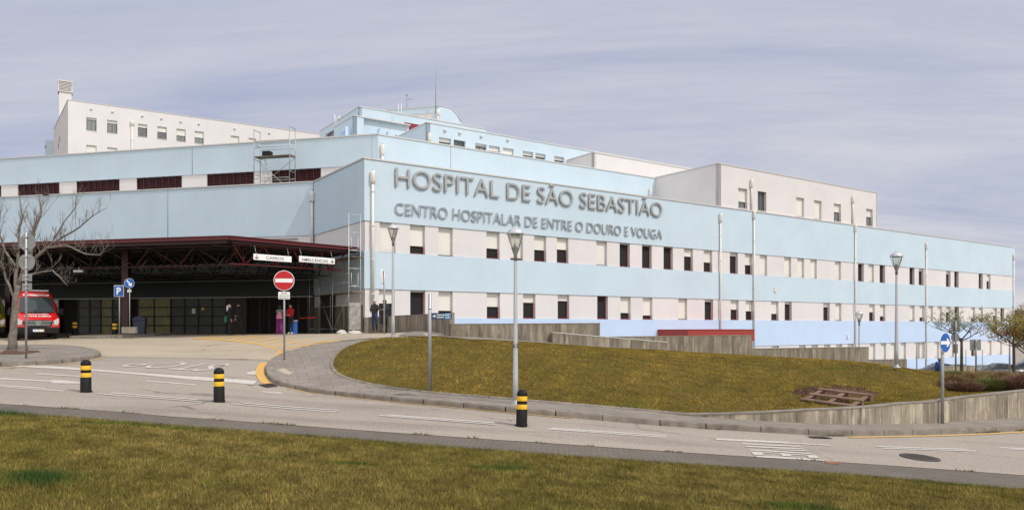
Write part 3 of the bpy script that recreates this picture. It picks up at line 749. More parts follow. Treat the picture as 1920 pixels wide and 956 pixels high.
core('roof_slab', [xy(FA,.3,.31), xy(FA,L-.3,.31), xy(FA,L-.3,14), xy(FA,.3,14)], -6, 9.3)
# windows of the two upper rows of the right-hand facade (left column, right column, share shut)
row1 = [(714,739,1),(770,795,.72),(823,847,.97),(913,935,.62),(959,978,.92),(1003,1022,.55),(1045,1064,.47),(1119.5,1136,.97),(1163,1179,.06),(1205,1220,.05),(1246,1259,.03),
  (1284,1297,.36),(1321,1333,.56),(1370,1381,.18),(1398,1409,.55),(1426,1436,1),(1471,1482,1),(1496,1506,1),(1520,1530,1),(1566.5,1575,1),(1609.5,1618,.04),(1629,1637,1),(1650,1658,.0),
  (1705.6,1713.5,.0),(1723,1730.5,.16),(1774,1781,.2),(1790,1796,0),(1835,1842,0),(1850,1856,.45)]
row2 = [(715,735,.5),(771,795,.07),(823,847,.73),(914,935.6,.55),(982,1002,.36),(1046.7,1065.5,.26),(1120.8,1138,.02),(1164,1181,.72),(1206,1221.6,.82),(1272.8,1286.6,.97),(1322,1335.6,.13),
  (1371,1383,.48),(1399,1411,.55),(1447,1458,.66),(1472,1483,.14),(1544.5,1554,.24),(1567,1576,.97),(1630,1639,.48),(1650,1659,.72),(1706,1713.7,.94),(1724.5,1732,.75),(1741,1748,1),(1758,1764.6,1),
  (1774,1781,.4),(1790.5,1797,0),(1821,1827,.75),(1836,1841.7,.8),(1862.5,1868,.55),(1876,1882,0)]
row3 = [(1447,1460,1),(1498,1510,1),(1522,1532,1),(1545,1556,1),(1568,1578,1),(1590,1599,1),(1631.5,1640,1),(1652,1660,1),(1670,1679,1),(1689,1698,1),(1716,1723,1),(1724.5,1733,1),(1752,1760,1),(1781,1788,1),(1822,1827,.6),(1852,1858,1),(1872,1878,1)]
def holes(rows, fr, z0, z1, w=1.0, y=.06):
    out = []
    for a, b_, s in rows:
        c = fr.t((a+b_)/2+ .3, y); out.append((c-w/2, c+w/2, z0, z1, s))
    return out
Z = [9.55, 6.01, 4.28, 2.13, .49, -1.67, -3.37, -6.0]
for rows, z1, z0 in ((row1, Z[1], Z[2]), (row2, Z[3], Z[4]), (row3, Z[5], Z[6])):
    hh = holes(rows, FA, z0, z1)
    band('wall', FA, .06, L-.06, z0, z1, 'pink', .05, .26, [(a, b_, c, d_) for a, b_, c, d_, s in hh])
    for i, (a, b_, c, d_, s) in enumerate(hh):
        pale = (i*7+int(a*3)) % 5 == 0
        window(FA, a, b_-a, c+.0, d_, s, .05, pane='glass_pale' if pale and s < .3 else 'glass')
for z1, z0, m in ((Z[0], Z[1], 'blue'), (Z[2], Z[3], 'blue'), (Z[4], Z[5], 'sky_blue'), (Z[6], Z[7], 'sky_blue')):
    band('wall', FA, 0, L, z0, z1, m, 0, .31)
coping(FA, -.05, L+.03, Z[0]+.02)
# shaded side and the wall round to the entrance
for z1, z0, m, y0 in ((Z[0], Z[1], 'blue', 0), (Z[1], Z[2], 'pink', .05), (Z[2], Z[3], 'blue', 0), (Z[3], 1.2, 'pink', .05)):
    band('wall', FS, -8.4, -.31, z0, z1, m, y0, .3)
band('wall', FS, -8.4, -.31, -.9, 1.2, 'concrete', .03, .3)
coping(FS, -8.4, -.36, Z[0]+.02)
band('wall', FA, .0, 1.4, -.9, .49, 'concrete', -.012, .3)
# low front behind the canopy
mb = None
core('roof_slab', [xy(FL,-60,.31), xy(FL,.2,.31), xy(FL,6,9), xy(FL,-60,9)], -1, 9.3)
band('wall', FL, -60, 0, Z[1], Z[0], 'blue', 0, .3); coping(FL, -60, -.0, Z[0]+.02)
c = FL.t(530.5); band('wall', FL, -60, 0, Z[2], Z[1], 'pink', .05, .26, [(c-1.1, c+1.1, 5.1, 5.85)])
window(FL, c-1.1, 2.2, 5.1, 5.85, 1, .05, sill=False)
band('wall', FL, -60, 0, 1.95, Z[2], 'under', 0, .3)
mb = MB(); mb.box(-60, 0, -.06, .0, 3.05, 3.09); mb.box(-60, 0, -.08, .0, 1.92, 1.98); bpart(mb, 'drip_rail', FL, 'galv')
# glazed ground floor under the canopy
def glazed(x0, x1, nx, nz, z0, z1, mats, fr=FL):
    mb = MB(); w = (x1-x0)/nx
    for k in range(nx+1): mb.box(x0+w*k-.045, x0+w*k+.045, .0, .09, z0, z1)
    for k in range(nz+1):
        z = z0+(z1-z0)*k/nz
        for i in range(nx): mb.box(x0+w*i+.045, x0+w*(i+1)-.045, .01, .08, z-.04, z+.04)
    o = bpart(mb, 'glazed_screen', fr, 'black_steel')
    for i in range(nx):
        mb = MB(); mb.box(x0+w*i+.04, x0+w*(i+1)-.04, .05, .06, z0, z1); mb.build('pane', mats[i % len(mats)], o)
t = FL.t
glazed(t(0), t(110), 5, 4, -.7, 1.93, ['glass'])
glazed(t(146), t(232), 4, 4, -.6, 1.93, ['sheet_grey', 'sheet_grey', 'sheet_yellow', 'sheet_grey'])
glazed(t(258), t(320), 2, 4, -.6, 1.93, ['sheet_yellow'])
glazed(t(320), t(424), 4, 4, -.6, 1.93, ['sheet_grey'])
for pa_, pb_ in ((424, 462), (575, 588)): mb = MB(); mb.box(t(pa_), t(pb_), .02, .3, -.9, 1.93); bpart(mb, 'pier', FL, 'brown_door')
mb = MB(); mb.box(t(462), t(575), .5, .6, -.9, 1.93); bpart(mb, 'entrance_recess', FL, 'dark')
mb = MB()
for k in range(7):
    x = t(464)+ (t(574)-t(464))*k/6; mb.box(x-.04, x+.04, .3, .36, -.6, 1.93)
for z in (-.5, .35, 1.4): mb.box(t(464), t(574), .31, .35, z-.03, z+.03)
bpart(mb, 'sliding_door', FL, 'maroon_dk')
mb = MB(); mb.box(t(110)+.05, t(146)-.05, .4, .5, -.9, 1.93); mb.box(t(232)+.05, t(258)-.05, .4, .5, -.9, 1.93); bpart(mb, 'doorway', FL, 'dark')
# doors and windows in the shaded side under the canopy
s = FS.t
mb = MB(); mb.box(s(600), s(628), .0, .1, -.7, 1.9); bpart(mb, 'door', FS, 'brown_door')
# upper storey set back behind
core('roof_slab', [xy(UL,-60,.4), xy(UL,-.6,.4), xy(UR,.9,.6), xy(UR,44.4,.4), xy(UR,44.4,22), xy(UL,-60,22)], 5, 12.7)
band('wall', UL, -60, 0, 10.95, 13.0, 'blue', 0, .3); coping(UL, -60, .03, 13.02)
t = UL.t; lv = [(-140,-95),(-70,1),(32,110),(142,223),(255,340),(387,474.6),(508.6,601)]
hh = [(t(a), t(b_), 9.72, 10.95) for a, b_ in lv]
band('wall', UL, -60, 0, 9.3, 10.95, 'pink', .06, .24, hh)
for a, b_, z0, z1 in hh:
    mb = MB(); n = 8
    for k in range(n):
        z = z0+(z1-z0)*(k+.5)/n; mb.face([(a+.03, .10, z-.075), (b_-.03, .10, z-.075), (b_-.03, .19, z+.07), (a+.03, .19, z+.07)])
    for k in range(8): x = a+.02+(b_-a-.08)*k/7; mb.box(x, x+.05, .085, .2, z0, z1)
    bpart(mb, 'louvre', UL, 'maroon_dk', recalc=False)
band('wall', UR, 0.01, 44.5, 8.6, 13.0, 'blue', 0, .3); coping(UR, -.03, 44.5, 13.02)
# pink block flush with the right-hand facade
xp0, xp1 = FA.t(1347.3, .12), FA.t(1644, .12)
rowP = [(1384,1400,.66),(1420,1436,0),(1492,1507,1),(1525.5,1539.5,.99),(1563,1576,.46),(1623,1636,.46)]
hh = holes(rowP, FA, 9.72, 11.35, 1.15, .15)
band('wall', FA, xp0, xp1, 9.58, 13.05, 'pink', .12, .3, [q[:4] for q in hh])
for q in hh: window(FA, q[0], q[1]-q[0], q[2], q[3], q[4], .12, frame='frame_grey', mull=True)
band('wall', Frame(*xy(FA, xp0, .12), .5650, -.8251), -7.6, -.0, 9.3, 13.05, 'pink', 0, .3)
core('roof_slab', [xy(FA,xp0+.31,.43), xy(FA,xp1-.1,.43), xy(FA,xp1-.1,12), xy(FA,xp0+.31,12)], 9, 12.8)
band('wall', Frame(*xy(FA, xp1, .12), -.5650, .8251), 0.0, 12, 9.3, 13.05, 'pink', 0, .3)
coping(FA, xp0-.03, xp1+.03, 13.07, y0=.08); coping(Frame(*xy(FA, xp0, .12), .5650, -.8251), -7.6, -.05, 13.07)
# pinkish block Q and the blue rows behind
def block(x, y, z0, z1, wr, wlft, mat, dr=(.8251,.5650), dl=(.5650,-.8251), rows=None, lrow=None, frame='frame_grey'):
    fr = Frame(x, y, *dr); fs = Frame(x, y, *dl)
    hh = rows(fr) if rows else []
    band('wall', fr, 0, wr, z0, z1, mat, 0, .3, [q[:4] for q in hh])
    for q in hh: window(fr, q[0], q[1]-q[0], q[2], q[3], q[4], .0, frame=q[5] if len(q) > 5 else frame, mull=(q[1]-q[0]) > .9, sill=False)
    hl = lrow(fs) if lrow else []
    band('wall', fs, -wlft, -.0, z0, z1, mat, 0, .3, [q[:4] for q in hl]) if not hl else band('wall', fs, -wlft, -.0, z0, z1, mat, 0, .3, [q[:4] for q in hl])
    for q in hl: window(fs, q[0], q[1]-q[0], q[2], q[3], q[4], .0, frame=q[5] if len(q) > 5 else frame, sill=False)
    a = fr.w(wr-.2, .31); b_ = fs.w(-.31, .31); c_ = fs.w(-wlft+.1, .31); d_ = a + (c_-b_)
    core('roof_slab', [(b_.x, b_.y), (a.x, a.y), (d_.x, d_.y), (c_.x, c_.y)], z0, z1-.25)
    coping(fr, -.03, wr, z1+.02); coping(fs, -wlft, -.06, z1+.02)
    return fr, fs
def hrow(lst, z0, z1, w):
    def f(fr):
        out = []
        for a, b_, s_ in lst:
            c = fr.t((a+b_)/2); w2 = w if w < 1.5 and w > 0 else fr.t(b_)-fr.t(a); out.append((c-w2/2, c+w2/2, z0, z1, s_))
        return out
    return f
block(7.38, 66.5, 10, 15.63, 19, 5, 'pink')
rowV = [(828,841,.22),(855.5,868,.0),(895.7,908,.12),(922,932,.3),(947,959,.9),(985,995,.22),(1008,1019,.2),(1043,1054,.22),(1090,1101,.3)]
FV, _ = block(-7.05, 61.3, 10, 16.9, 34, 9, 'blue', rows=hrow(rowV, 14.45, 15.85, 1.15))
def wrow(fs): c = fs.t(619); return [(c-1.3, c+1.3, 18.3, 19.8, 0, 'maroon')]
block(-14.27, 69, 10, 20.5, 14, 10.6, 'blue', lrow=wrow)
F2 = Frame(-14.15, 66.0, .8251, .5650); f2s = Frame(-14.15, 66.0, .5650, -.8251)
band('wall', F2, 0, .95, 10, 18.8, 'blue', -.0, .3); band('wall', F2, .95, 5.6, 10, 18.8, 'blue', .35, .3); coping(F2, -.03, 5.6, 18.82)
band('wall', f2s, -4.9, 0, 10, 18.8, 'blue', 0, .3); coping(f2s, -4.9, -.05, 18.82)
core('roof_slab', [xy(F2,.31,.66), xy(F2,5.6,.66), xy(F2,5.6,4.5), xy(F2,.31,4.5)], 10, 18.5)
FW = Frame(-14.27, 69, .8251, .5650); c = FW.t(774, -.02)
mb = MB(); mb.box(c-.9, c+.9, -.03, .0, 18.7, 19.75); bpart(mb, 'louvre', FW, 'maroon')
for k in range(5):           # rounded sky-blue fins on the roof terrace walls
    for fr, x in ((f2s, -1.0-.55*k), (F2, 2.1+.85*k-.25)):
        mb = MB(); h = 2.1-.14*k; poly = [(x, 15.8)] + [(x+.42*math.sin(a*math.pi/12), 15.8+h*math.cos(math.pi/2-a*math.pi/12)) for a in range(0, 7)] + [(x+.5, 15.8)]
        y = -.22; mb.prism([(p, q) for p, q in poly], y-.35, y+.15); bpart(mb, 'fin', fr, 'sky_blue')
# round-shouldered tower
TL = Frame(-7.93, 80.6, .972, -.2335); TR = Frame(-7.93, 80.6, .8251, .5650)
c = TL.t(773.5); band('wall', TL, -9, 0, 12, 20.9, 'pink', .04, .3); band('wall', TL, -9, -5.1, 20.9, 23.3, 'blue', 0, .3)
band('wall', TL, -5.1, -.8, 20.9, 23.3, 'pink', .04, .3, [(c-.65, c+.65, 22.2, 23.1)]); window(TL, c-.65, 1.3, 22.2, 23.1, 0, .04, frame='black_steel', sill=False)
band('wall', TL, -9, 0, 23.3, 24.0, 'blue', 0, .3); band('wall', TL, -.8, 0, 12, 23.3, 'blue', 0, .3); coping(TL, -9, .03, 24.02)
mb = MB(); prof = [(0.0,12),(2.75,12),(2.75,22.7),(2.1,23.5),(1.35,23.98),(0.0,24.0)]
mb.prism(prof, 0.0, 6, 0); bpart(mb, 'wall', TR, 'blue')
mb = MB(); mb.path([TR.w(x, -.02, z+.03) for x, z in prof[2:]], .05, 6); mb.build('coping', 'coping', B, mtx=BI)
core('roof_slab', [xy(TL,-9,.35), xy(TL,-.35,.35), xy(TR,.1,5.5), xy(TL,-9,6)], 12, 23.8)
# far white wing at the left
LR = Frame(-56.4, 93.7, .854, .520); rowL = [(162,181,.15),(201,220,.22),(258.6,276,.25),(295,312.6,.42),(331,348,.52),(365,382,.5),(433,448.5,.75),(466,480,.8),(520,534,.5)]
def lrows(fr): return hrow(rowL, 25.15, 26.8, 1.85)(fr)
rowL2 = [(162,181,.85),(201,220,.8),(258,276,.8)]
hh = lrows(LR); h2 = hrow(rowL2, 21.6, 23.25, 1.85)(LR)
band('wall', LR, 0, 40, 24.0, 28.7, 'pink', 0, .3, [q[:4] for q in hh]); band('wall', LR, 0, 40, 14, 24.0, 'pink', 0, .3, [q[:4] for q in h2])
for q in hh+h2: window(LR, q[0], q[1]-q[0], q[2], q[3], q[4], 0, frame='frame_grey', mull=True)
LS = Frame(-56.4, 93.7, .6, -.8); coping(LR, -.03, 40, 28.72)
band('wall', LS, -17.5, 0, 14, 28.7, 'pink', 0, .3); coping(LS, -17.5, -.05, 28.72)
core('roof_slab', [xy(LR,.31,.31), xy(LR,39.8,.31), xy(LR,39.8,16), xy(LR,.31,16)], 14, 28.4)
mb = MB(); mb.box(-19.5, -17.5, -.9, 2, 20, 26.2); mb.prism([(-19.6,26.2),(-17.5,26.2),(-17.5,27.0)], -1.0, 2); bpart(mb, 'bay', LS, 'blue')
mb = MB()
for x, z in ((-9.5,25.6),(-11,25.0)): mb.box(x-.3, x+.3, -.05, .0, z-.35, z+.35)
bpart(mb, 'vent', LS, 'sign_back')
# chimney on it
cx_, cy_ = at(122.5, 200, 105.5).xy; ch = empty('chimney', (0,0,0)); ch.parent = B; ch.matrix_local = BI @ Matrix.Translation((cx_, cy_, 0)) @ Matrix.Rotation(LR.ang, 4, 'Z') @ Matrix.Diagonal((.82,.82,1,1))
mb = MB(); mb.box(-.93, .93, -.93, .93, 27, 33.2); mb.build('shaft', 'pink', ch)
mb = MB(); mb.box(-1.12, 1.12, -1.12, 1.12, 33.2, 33.35); mb.box(-1.12, 1.12, -1.12, 1.12, 34.65, 34.82); mb.box(-.85, .85, -.85, .85, 33.35, 34.65)
for sx in (-1, 1):
    for sy in (-1, 1): mb.box(sx*1.08-.14 if sx > 0 else -1.08, sx*1.08 if sx > 0 else -.94, sy*1.08-.14 if sy > 0 else -1.08, sy*1.08 if sy > 0 else -.94, 33.35, 34.65)
mb.build('cowl', 'coping', ch)
mb = MB()
for k in range(6):
    z = 33.46+k*.2; mb.box(-.93, .93, -1.04, -.9, z, z+.09); mb.box(-1.04, -.9, -.9, .93, z, z+.09)
mb.build('slats', 'coping', ch)
# rainwater pipes with hopper heads
def pipe(fr, px, z1, z0, y=-.09, r=.06, base=0):
    x = fr.t(px, y); mb = MB(); mb.tube((x, y, z0), (x, y, z1-.25), r, seg=10)
    zz = z0+.6
    while zz < z1-.5:
        mb.tube((x, y, zz), (x, y, zz+.06), r*1.25, seg=10); mb.box(x-.02, x+.02, y, y+.09, zz+.01, zz+.05); zz += 1.95
    o = bpart(mb, 'drain_pipe', fr, 'pipe')
    mb = MB(); mb.lathe([(r*1.05, z1-.75), (r*1.9, z1-.6), (r*1.9, z1-.12), (r*1.5, z1)], 12, (x, y, 0)); mb.lathe([(.02, z1), (.02, z1+.1), (.045, z1+.14), (.02, z1+.18)], 8, (x+.0, y, 0)); mb.build('hopper', 'pipe', o)
pipe(FA, 699, 8.85, 1.2, r=.085); pipe(FA, 1351, 9.0, -3.2, r=.07)
for px, pt, pb in ((1414,9.5,-3.3),(1604,9.5,-4),(1737,8.75,-5),(1901,8.7,-5)): pipe(FA, px, pt if pt < 9.4 else 9.6, pb, r=.068)
pipe(FA, 1409, 12.2, 9.6, .03, .075); pipe(FA, 1599, 12.3, 9.6, .03, .075)
pipe(FL, 585, 8.9, 4.6, r=.085)
pipe(UR, 717, 12.3, 9.6, r=.085); pipe(UR, 1219.5, 12.0, 9.6, r=.085); pipe(FV, 805.5, 16.0, 13, r=.085)
pipe(TL, 821, 23.6, 20, r=.13); pipe(FW, 760, 18.75, 15, r=.11); pipe(LR, 248, 27.1, 18, r=.13)
# expansion joints and lightning conductors
for fr, px, z0, z1 in ((UR, 845, 9.6, 12.98), (UL, 361, 10.97, 12.98), (FL, 315, 6.03, 9.5), (UR, 697, 9.7, 12.98)):
    x = fr.t(px); a = fr.w(x, -.012, z0); b_ = fr.w(x, -.012, z1); mb = MB(); mb.tube(a, b_, .014, seg=5); mb.build('conductor', 'sign_back', B, mtx=BI)
# small round wall vents on the far wings
mb = MB()
for fr, lst in ((LR, ((171,205),(211,210),(267,218),(303,223),(339,229),(373,233),(440,242),(505,250))), (FV, ((834,245),(862,250),(902,256),(952,263)))):
    for px, py in lst:
        x = fr.t(px); p = fr.w(x, -.05, 0); z = (HZ-py)/FOC*p.y; mb.lathe([(.0, -.09), (.14, -.05), (.14, .09), (0.0, .12)], 8, (p.x, p.y, z), cap=False)
mb.build('wall_vent', 'pink', B, mtx=BI)
mb = MB(); x = FA.t(1588.5); mb.box(x-.1, x+.1, -.12, 0, -1.15, -.8); bpart(mb, 'alarm_box', FA, 'shutter')
mb = MB(); x = FA.t(1453.5); mb.box(x-.16, x+.16, -.07, 0, 2.9, 3.3); bpart(mb, 'alarm_box', FA, 'pipe')
# red canopy over the lower door
mb = MB(); x0 = FA.t(1232); 
p = FA.w(0, -3.0, 0); xr0, xr1 = FA.t(1290, -3.0), FA.t(1414.5, -3.0)
mb.box(xr0, xr1, -3.0, -.02, -1.15, -.36); r = empty('door_canopy', FA.w(xr0, -3.0, -1.15), 0, 'flat red canopy roof showing above the concrete wall at the foot of the facade', 'canopy')
o = mb.build('fascia', 'red_roof', r, mtx=r.matrix_basis.inverted() @ FA.m, bevel=.02) if False else None
def thing_at(name, m, label, cat, group=None):
    r = empty(name, (0,0,0), 0, label, cat, group); r.matrix_basis = m; return r
r0 = COL.objects['door_canopy']; r0.matrix_basis = FA.m @ Matrix.Translation((xr0, -3.0, -1.15))
mb = MB(); w_ = xr1-xr0; mb.box(0, w_, 0, 2.97, 0, .86); mb.build('fascia', 'red_roof', r0)
mb = MB(); mb.box(-.03, w_+.03, -.03, 2.98, .862, .90); mb.build('roof_edge', 'red_roof', r0)
mb = MB()
for x in (.15, w_-.25): mb.box(x, x+.12, .12, .24, -3.6, -.002)
mb.build('posts', 'red_roof', r0)
# ------------------------------------------------------------------ wall lettering
def lettering(name, s, z0, cap, t0, t1, label, fill, mat, offset, ext, stand, extra=None):
    root = thing_at(name, FA.m @ Matrix.Translation((t0, 0, z0)), label, 'lettering')
    mH = text_mesh('H'); capn = max(v.co.y for v in mH.vertices)
    def xmax(q):
        m = text_mesh(q); return max(v.co.x for v in m.vertices)
    full = xmax(s); k = (t1-t0)/full; ky = cap/capn
    for i, ch in enumerate(s):
        if ch == ' ': continue
        m0 = text_mesh(ch); wmax = max(v.co.x for v in m0.vertices); xo = xmax(s[:i+1]) - wmax
        me = text_mesh(ch, offset, ext, fill, 0 if fill else .0)
        if not fill:
            bm = bmesh.new(); bm.from_mesh(me); bmesh.ops.remove_doubles(bm, verts=bm.verts, dist=1e-5); bm.to_mesh(me); bm.free()
        n = len(me.vertices); co = np.empty(n*3); me.vertices.foreach_get('co', co); co = co.reshape(-1, 3)
        out = np.c_[(co[:,0]+xo)*k, -co[:,2], co[:,1]*ky]; me.vertices.foreach_set('co', out.ravel()); me.materials.clear(); me.materials.append(M[mat])
        o = bpy.data.objects.new('letter', me); COL.objects.link(o); o.parent = root; o.matrix_local = Matrix.Translation((0, -stand, 0))
        if not fill:
            sm = o.modifiers.new('thickness', 'SOLIDIFY'); sm.thickness = .016; sm.offset = 0
    return root
lettering('wall_lettering', 'HOSPITAL DE SÃO SEBASTIÃO', 8.16, 1.06, FA.t(736.5), FA.t(1240), 'upper line of large solid grey letters reading HOSPITAL DE SÃO SEBASTIÃO', True, 'letter', -.002, .04, .09)
lettering('wall_lettering', 'CENTRO HOSPITALAR DE ENTRE O DOURO E VOUGA', 6.52, .68, FA.t(738.5), FA.t(1240), 'lower line of smaller outlined letters beginning CENTRO HOSPITALAR on the pale blue wall', False, 'letter_edge', -.008, .03, .065)

# ------------------------------------------------------------------ entrance canopy
CF = Frame(-13.9, 36.3, .972, -.2335)      # left edge, x negative
CR = Frame(-13.9, 36.3, .690, .724)        # right edge back to the building corner
can = empty('entrance_canopy', (-13.9, 36.3, -.6), 0, 'low entrance canopy with red fascia and exposed red steel trusses', 'canopy'); CI = can.matrix_basis.inverted() if can.matrix_basis != Matrix.Identity(4) else Matrix.Translation((13.9, -36.3, .6))
CI = Matrix.Translation((13.9, -36.3, .6))
A0, A1, A2 = CF.w(-60), CF.w(0), CR.w(7.55); Bk = [FS.w(-8.2,-.1), FL.w(-60,-.1)]
poly = [A0, A1, A2, FS.w(-.4,-.1)] + Bk
def slab(name, poly, z0, z1, mats):
    mb = MB(); n = len(poly); b_ = [Vector((p.x, p.y, z0)) for p in poly]; t_ = [Vector((p.x, p.y, z1)) for p in poly]
    mb.face(b_[::-1], 0); mb.face(t_, 0)
    for k in range(n): mb.face([b_[k], b_[(k+1)%n], t_[(k+1)%n], t_[k]], 0)
    return mb.build(name, mats, can, mtx=CI)
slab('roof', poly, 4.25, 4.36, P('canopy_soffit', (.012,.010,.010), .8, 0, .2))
mb = MB()
for fr, x0, x1 in ((CF, -60, 0), (CR, 0, 7.55)):
    m4 = fr.m
    def bx(xa, xb, ya, yb, za, zb):
        v = [m4 @ Vector(p) for p in ((xa,ya,za),(xb,ya,za),(xb,yb,za),(xa,yb,za),(xa,ya,zb),(xb,ya,zb),(xb,yb,zb),(xa,yb,zb))]
        for q in ((0,3,2,1),(4,5,6,7),(0,1,5,4),(1,2,6,5),(2,3,7,6),(3,0,4,7)): mb.face([v[i] for i in q])
    bx(x0, x1, -.06, .0, 4.25, 4.41); bx(x0, x1, -.14, -.0, 4.411, 4.44)
mb.build('fascia', 'red_steel', can, mtx=CI)
for fr, x0, x1 in ((CF, -60, -.2), (CR, .2, 7.4)):
    mb = MB(); mb.box(x0, x1, .12, .24, 4.10, 4.24); mb.build('edge_beam', 'red_truss', can, mtx=CI @ fr.m)
def truss(fr, x0, x1, y, ztop, zbot, n, mat, r=.045, yb=0):
    mb = MB(); q = lambda x, yy, z: fr.w(x, yy, z)
    mb.tube(q(x0, y, ztop), q(x1, y, ztop), r, seg=6); mb.tube(q(x0, y+yb, zbot), q(x1, y+yb, zbot), r*.9, seg=6)
    w = (x1-x0)/n
    for k in range(n):
        a = x0+w*k; mb.tube(q(a, y, ztop), q(a+w/2, y+yb, zbot), r*.75, seg=5); mb.tube(q(a+w/2, y+yb, zbot), q(a+w, y, ztop), r*.75, seg=5)
        if yb: mb.tube(q(a+w/2, y+yb, zbot), q(a+w*.5, y+yb*2, ztop), r*.7, seg=5)
    return mb.build('truss', mat, can, mtx=CI)
truss(CF, -46, -.1, 1.1, 4.10, 3.15, 17, 'red_truss', .05, .6); truss(CR, .4, 7.0, .45, 4.10, 3.15, 4, 'red_steel', .045, .4)
fsi = FS.m.inverted()
for y in (2.8, 5.2, 7.6, 9.8):
    xe = max(x for x in np.arange(-2, 9, .1) if (fsi @ CF.w(x+.3, y+1.0)).y < -.25 and (fsi @ CF.w(x+.3, y)).x < -.6); truss(CF, -40, xe, y, 4.15, 3.0, 24, 'black_steel', .04, .5)
for k in range(9):
    x = -38+4.6*k; mb = MB(); mb.tube(CF.w(x, .3, 4.1), CF.w(x, 11, 4.1), .05, seg=6); mb.tube(CF.w(x, .9, 3.15), CF.w(x, 11, 3.05), .04, seg=6)
    for j in range(5): mb.tube(CF.w(x, .9+2*j, 3.12), CF.w(x, 1.9+2*j, 4.1), .03, seg=5); mb.tube(CF.w(x, 1.9+2*j, 4.1), CF.w(x, 2.9+2*j, 3.1), .03, seg=5)
    mb.build('cross_truss', 'red_truss' if k % 2 else 'black_steel', can, mtx=CI)
def column(px, Y, w=.3, z0=-.62, z1=4.2, mat='red_truss'):
    p = at(px, 600, Y); mb = MB(); mb.box(p.x-w/2, p.x+w/2, Y-w/2, Y+w/2, z0, z1); mb.box(p.x-w/2-.05, p.x+w/2+.05, Y-w/2-.05, Y+w/2+.05, z0, z0+.06) ; mb.build('column', mat, can, mtx=CI)
column(237, 40.9, .34); column(17, 44, .3); column(-160, 41, .34)
mb = MB(); mb.tube(CF.w(-9.6, .75, 3.12), CF.w(-9.6, .75, 2.95), .02); mb.box(*(lambda p: (p.x-.25, p.x+.25, p.y-.1, p.y+.1, 2.85, 2.97))(CF.w(-9.6,.75))); mb.build('floodlight', 'galv', can, mtx=CI)
# hanging name boards
def board(pxl, pxr, ptl, ptr, hpx, txt, arrow_left, label):
    a = CR.t(pxl, -.25); b_ = CR.t(pxr, -.25); pa = CR.w(a, -.25); z1 = (HZ-ptl)/FOC*pa.y; w_ = b_-a; h = hpx/FOC*pa.y
    r = thing_at('hanging_sign', CR.m @ Matrix.Translation((a, -.25, z1-h)), label, 'sign', 'lane boards hung from the canopy edge')
    mb = MB(); mb.box(0, w_, 0, .05, 0, h); mb.build('board', 'white', r, bevel=.02)
    mb = MB()
    for x in (.15, w_-.15): mb.tube((x, .025, h), (x, .2, h+.42), .012, seg=6)
    mb.build('hanger', 'galv', r)
    tw = w_*(.46 if arrow_left else .74); cxm = w_*(.55 if arrow_left else .43)
    text_obj('lettering', txt, 'ink', r, T(cxm, -.004, h*.5), tw, h*.5 if 'Â' not in txt else h*.62, .006)
    ax = w_*.08 if arrow_left else w_*.92; mb = MB(); y = -.005
    mb.face([(ax-.02,y,h*.4),(ax+.02,y,h*.4),(ax+.02,y,h*.82),(ax-.02,y,h*.82)])
    mb.face([(ax,y,h*.16),(ax+.0,y,h*.32),(ax-.10,y,h*.52),(ax-.11,y,h*.36)]); mb.face([(ax,y,h*.16),(ax+.11,y,h*.36),(ax+.10,y,h*.52),(ax,y,h*.32)])
    mb.build('arrow', 'ink', r)
board(475.5, 547, 475.5, 479, 11.5, 'CARROS', True, 'white board reading CARROS hung under the canopy edge')
board(561, 628, 479.5, 485, 11.5, 'AMBULÂNCIAS', False, 'white board reading AMBULÂNCIAS hung under the canopy edge')

# ------------------------------------------------------------------ masts on the roofs
r = empty('antenna_mast', at(817, 200, 80.4), 0, 'tall thin lightning mast above the round-shouldered tower', 'mast')
mb = MB(); mb.path([(0,0,-.8),(0,0,1.6),(0,0,4.0)], [.05,.04,.02], 6); mb.build('pole', 'sign_back', r)
r = empty('television_aerial', at(762.5, 203, 82), 0, 'short roof aerial with a side arm on the tower roof', 'aerial')
mb = MB(); mb.tube((0,0,-.3),(0,0,1.35),.035,.03,6); mb.lathe([(.02,1.3),(.11,1.42),(.1,1.5),(.03,1.5)],8); mb.build('pole', 'sign_back', r)
mb = MB(); mb.tube((0,0,.95),(.65,-.1,.98),.02,seg=5)
for k in range(5): mb.tube((.2+.1*k,-.28,.97),(.2+.1*k,.22,.97),.01,seg=4)
mb.build('arm', 'sign_back', r)
for px, lab in ((747, 'left slim white roof rod beside the tower'), (752.5, 'right slim white roof rod beside the tower')):
    r = empty('roof_rod', at(px, 213, 70.5), 0, lab, 'rod', 'pair of slim white roof rods'); mb = MB(); mb.tube((0,0,-.3),(0,0,.95),.035,.02,6); mb.build('rod', 'white', r)
r = thing_at('roof_ladder', Matrix.Translation(at(632.5, 233, 73)) @ Matrix.Rotation(FA.ang, 4, 'Z'), 'small white hooped ladder on the roof edge', 'ladder')
mb = MB()
for x in (-.25, .25): mb.path([(x,0,-.4),(x,0,.6),(x,.1,.85),(x,.35,.95)], .035, 6)
for k in range(4): mb.tube((-.25,0,-.2+.28*k),(.25,0,-.2+.28*k),.025,seg=5)
mb.build('rails', 'white', r)

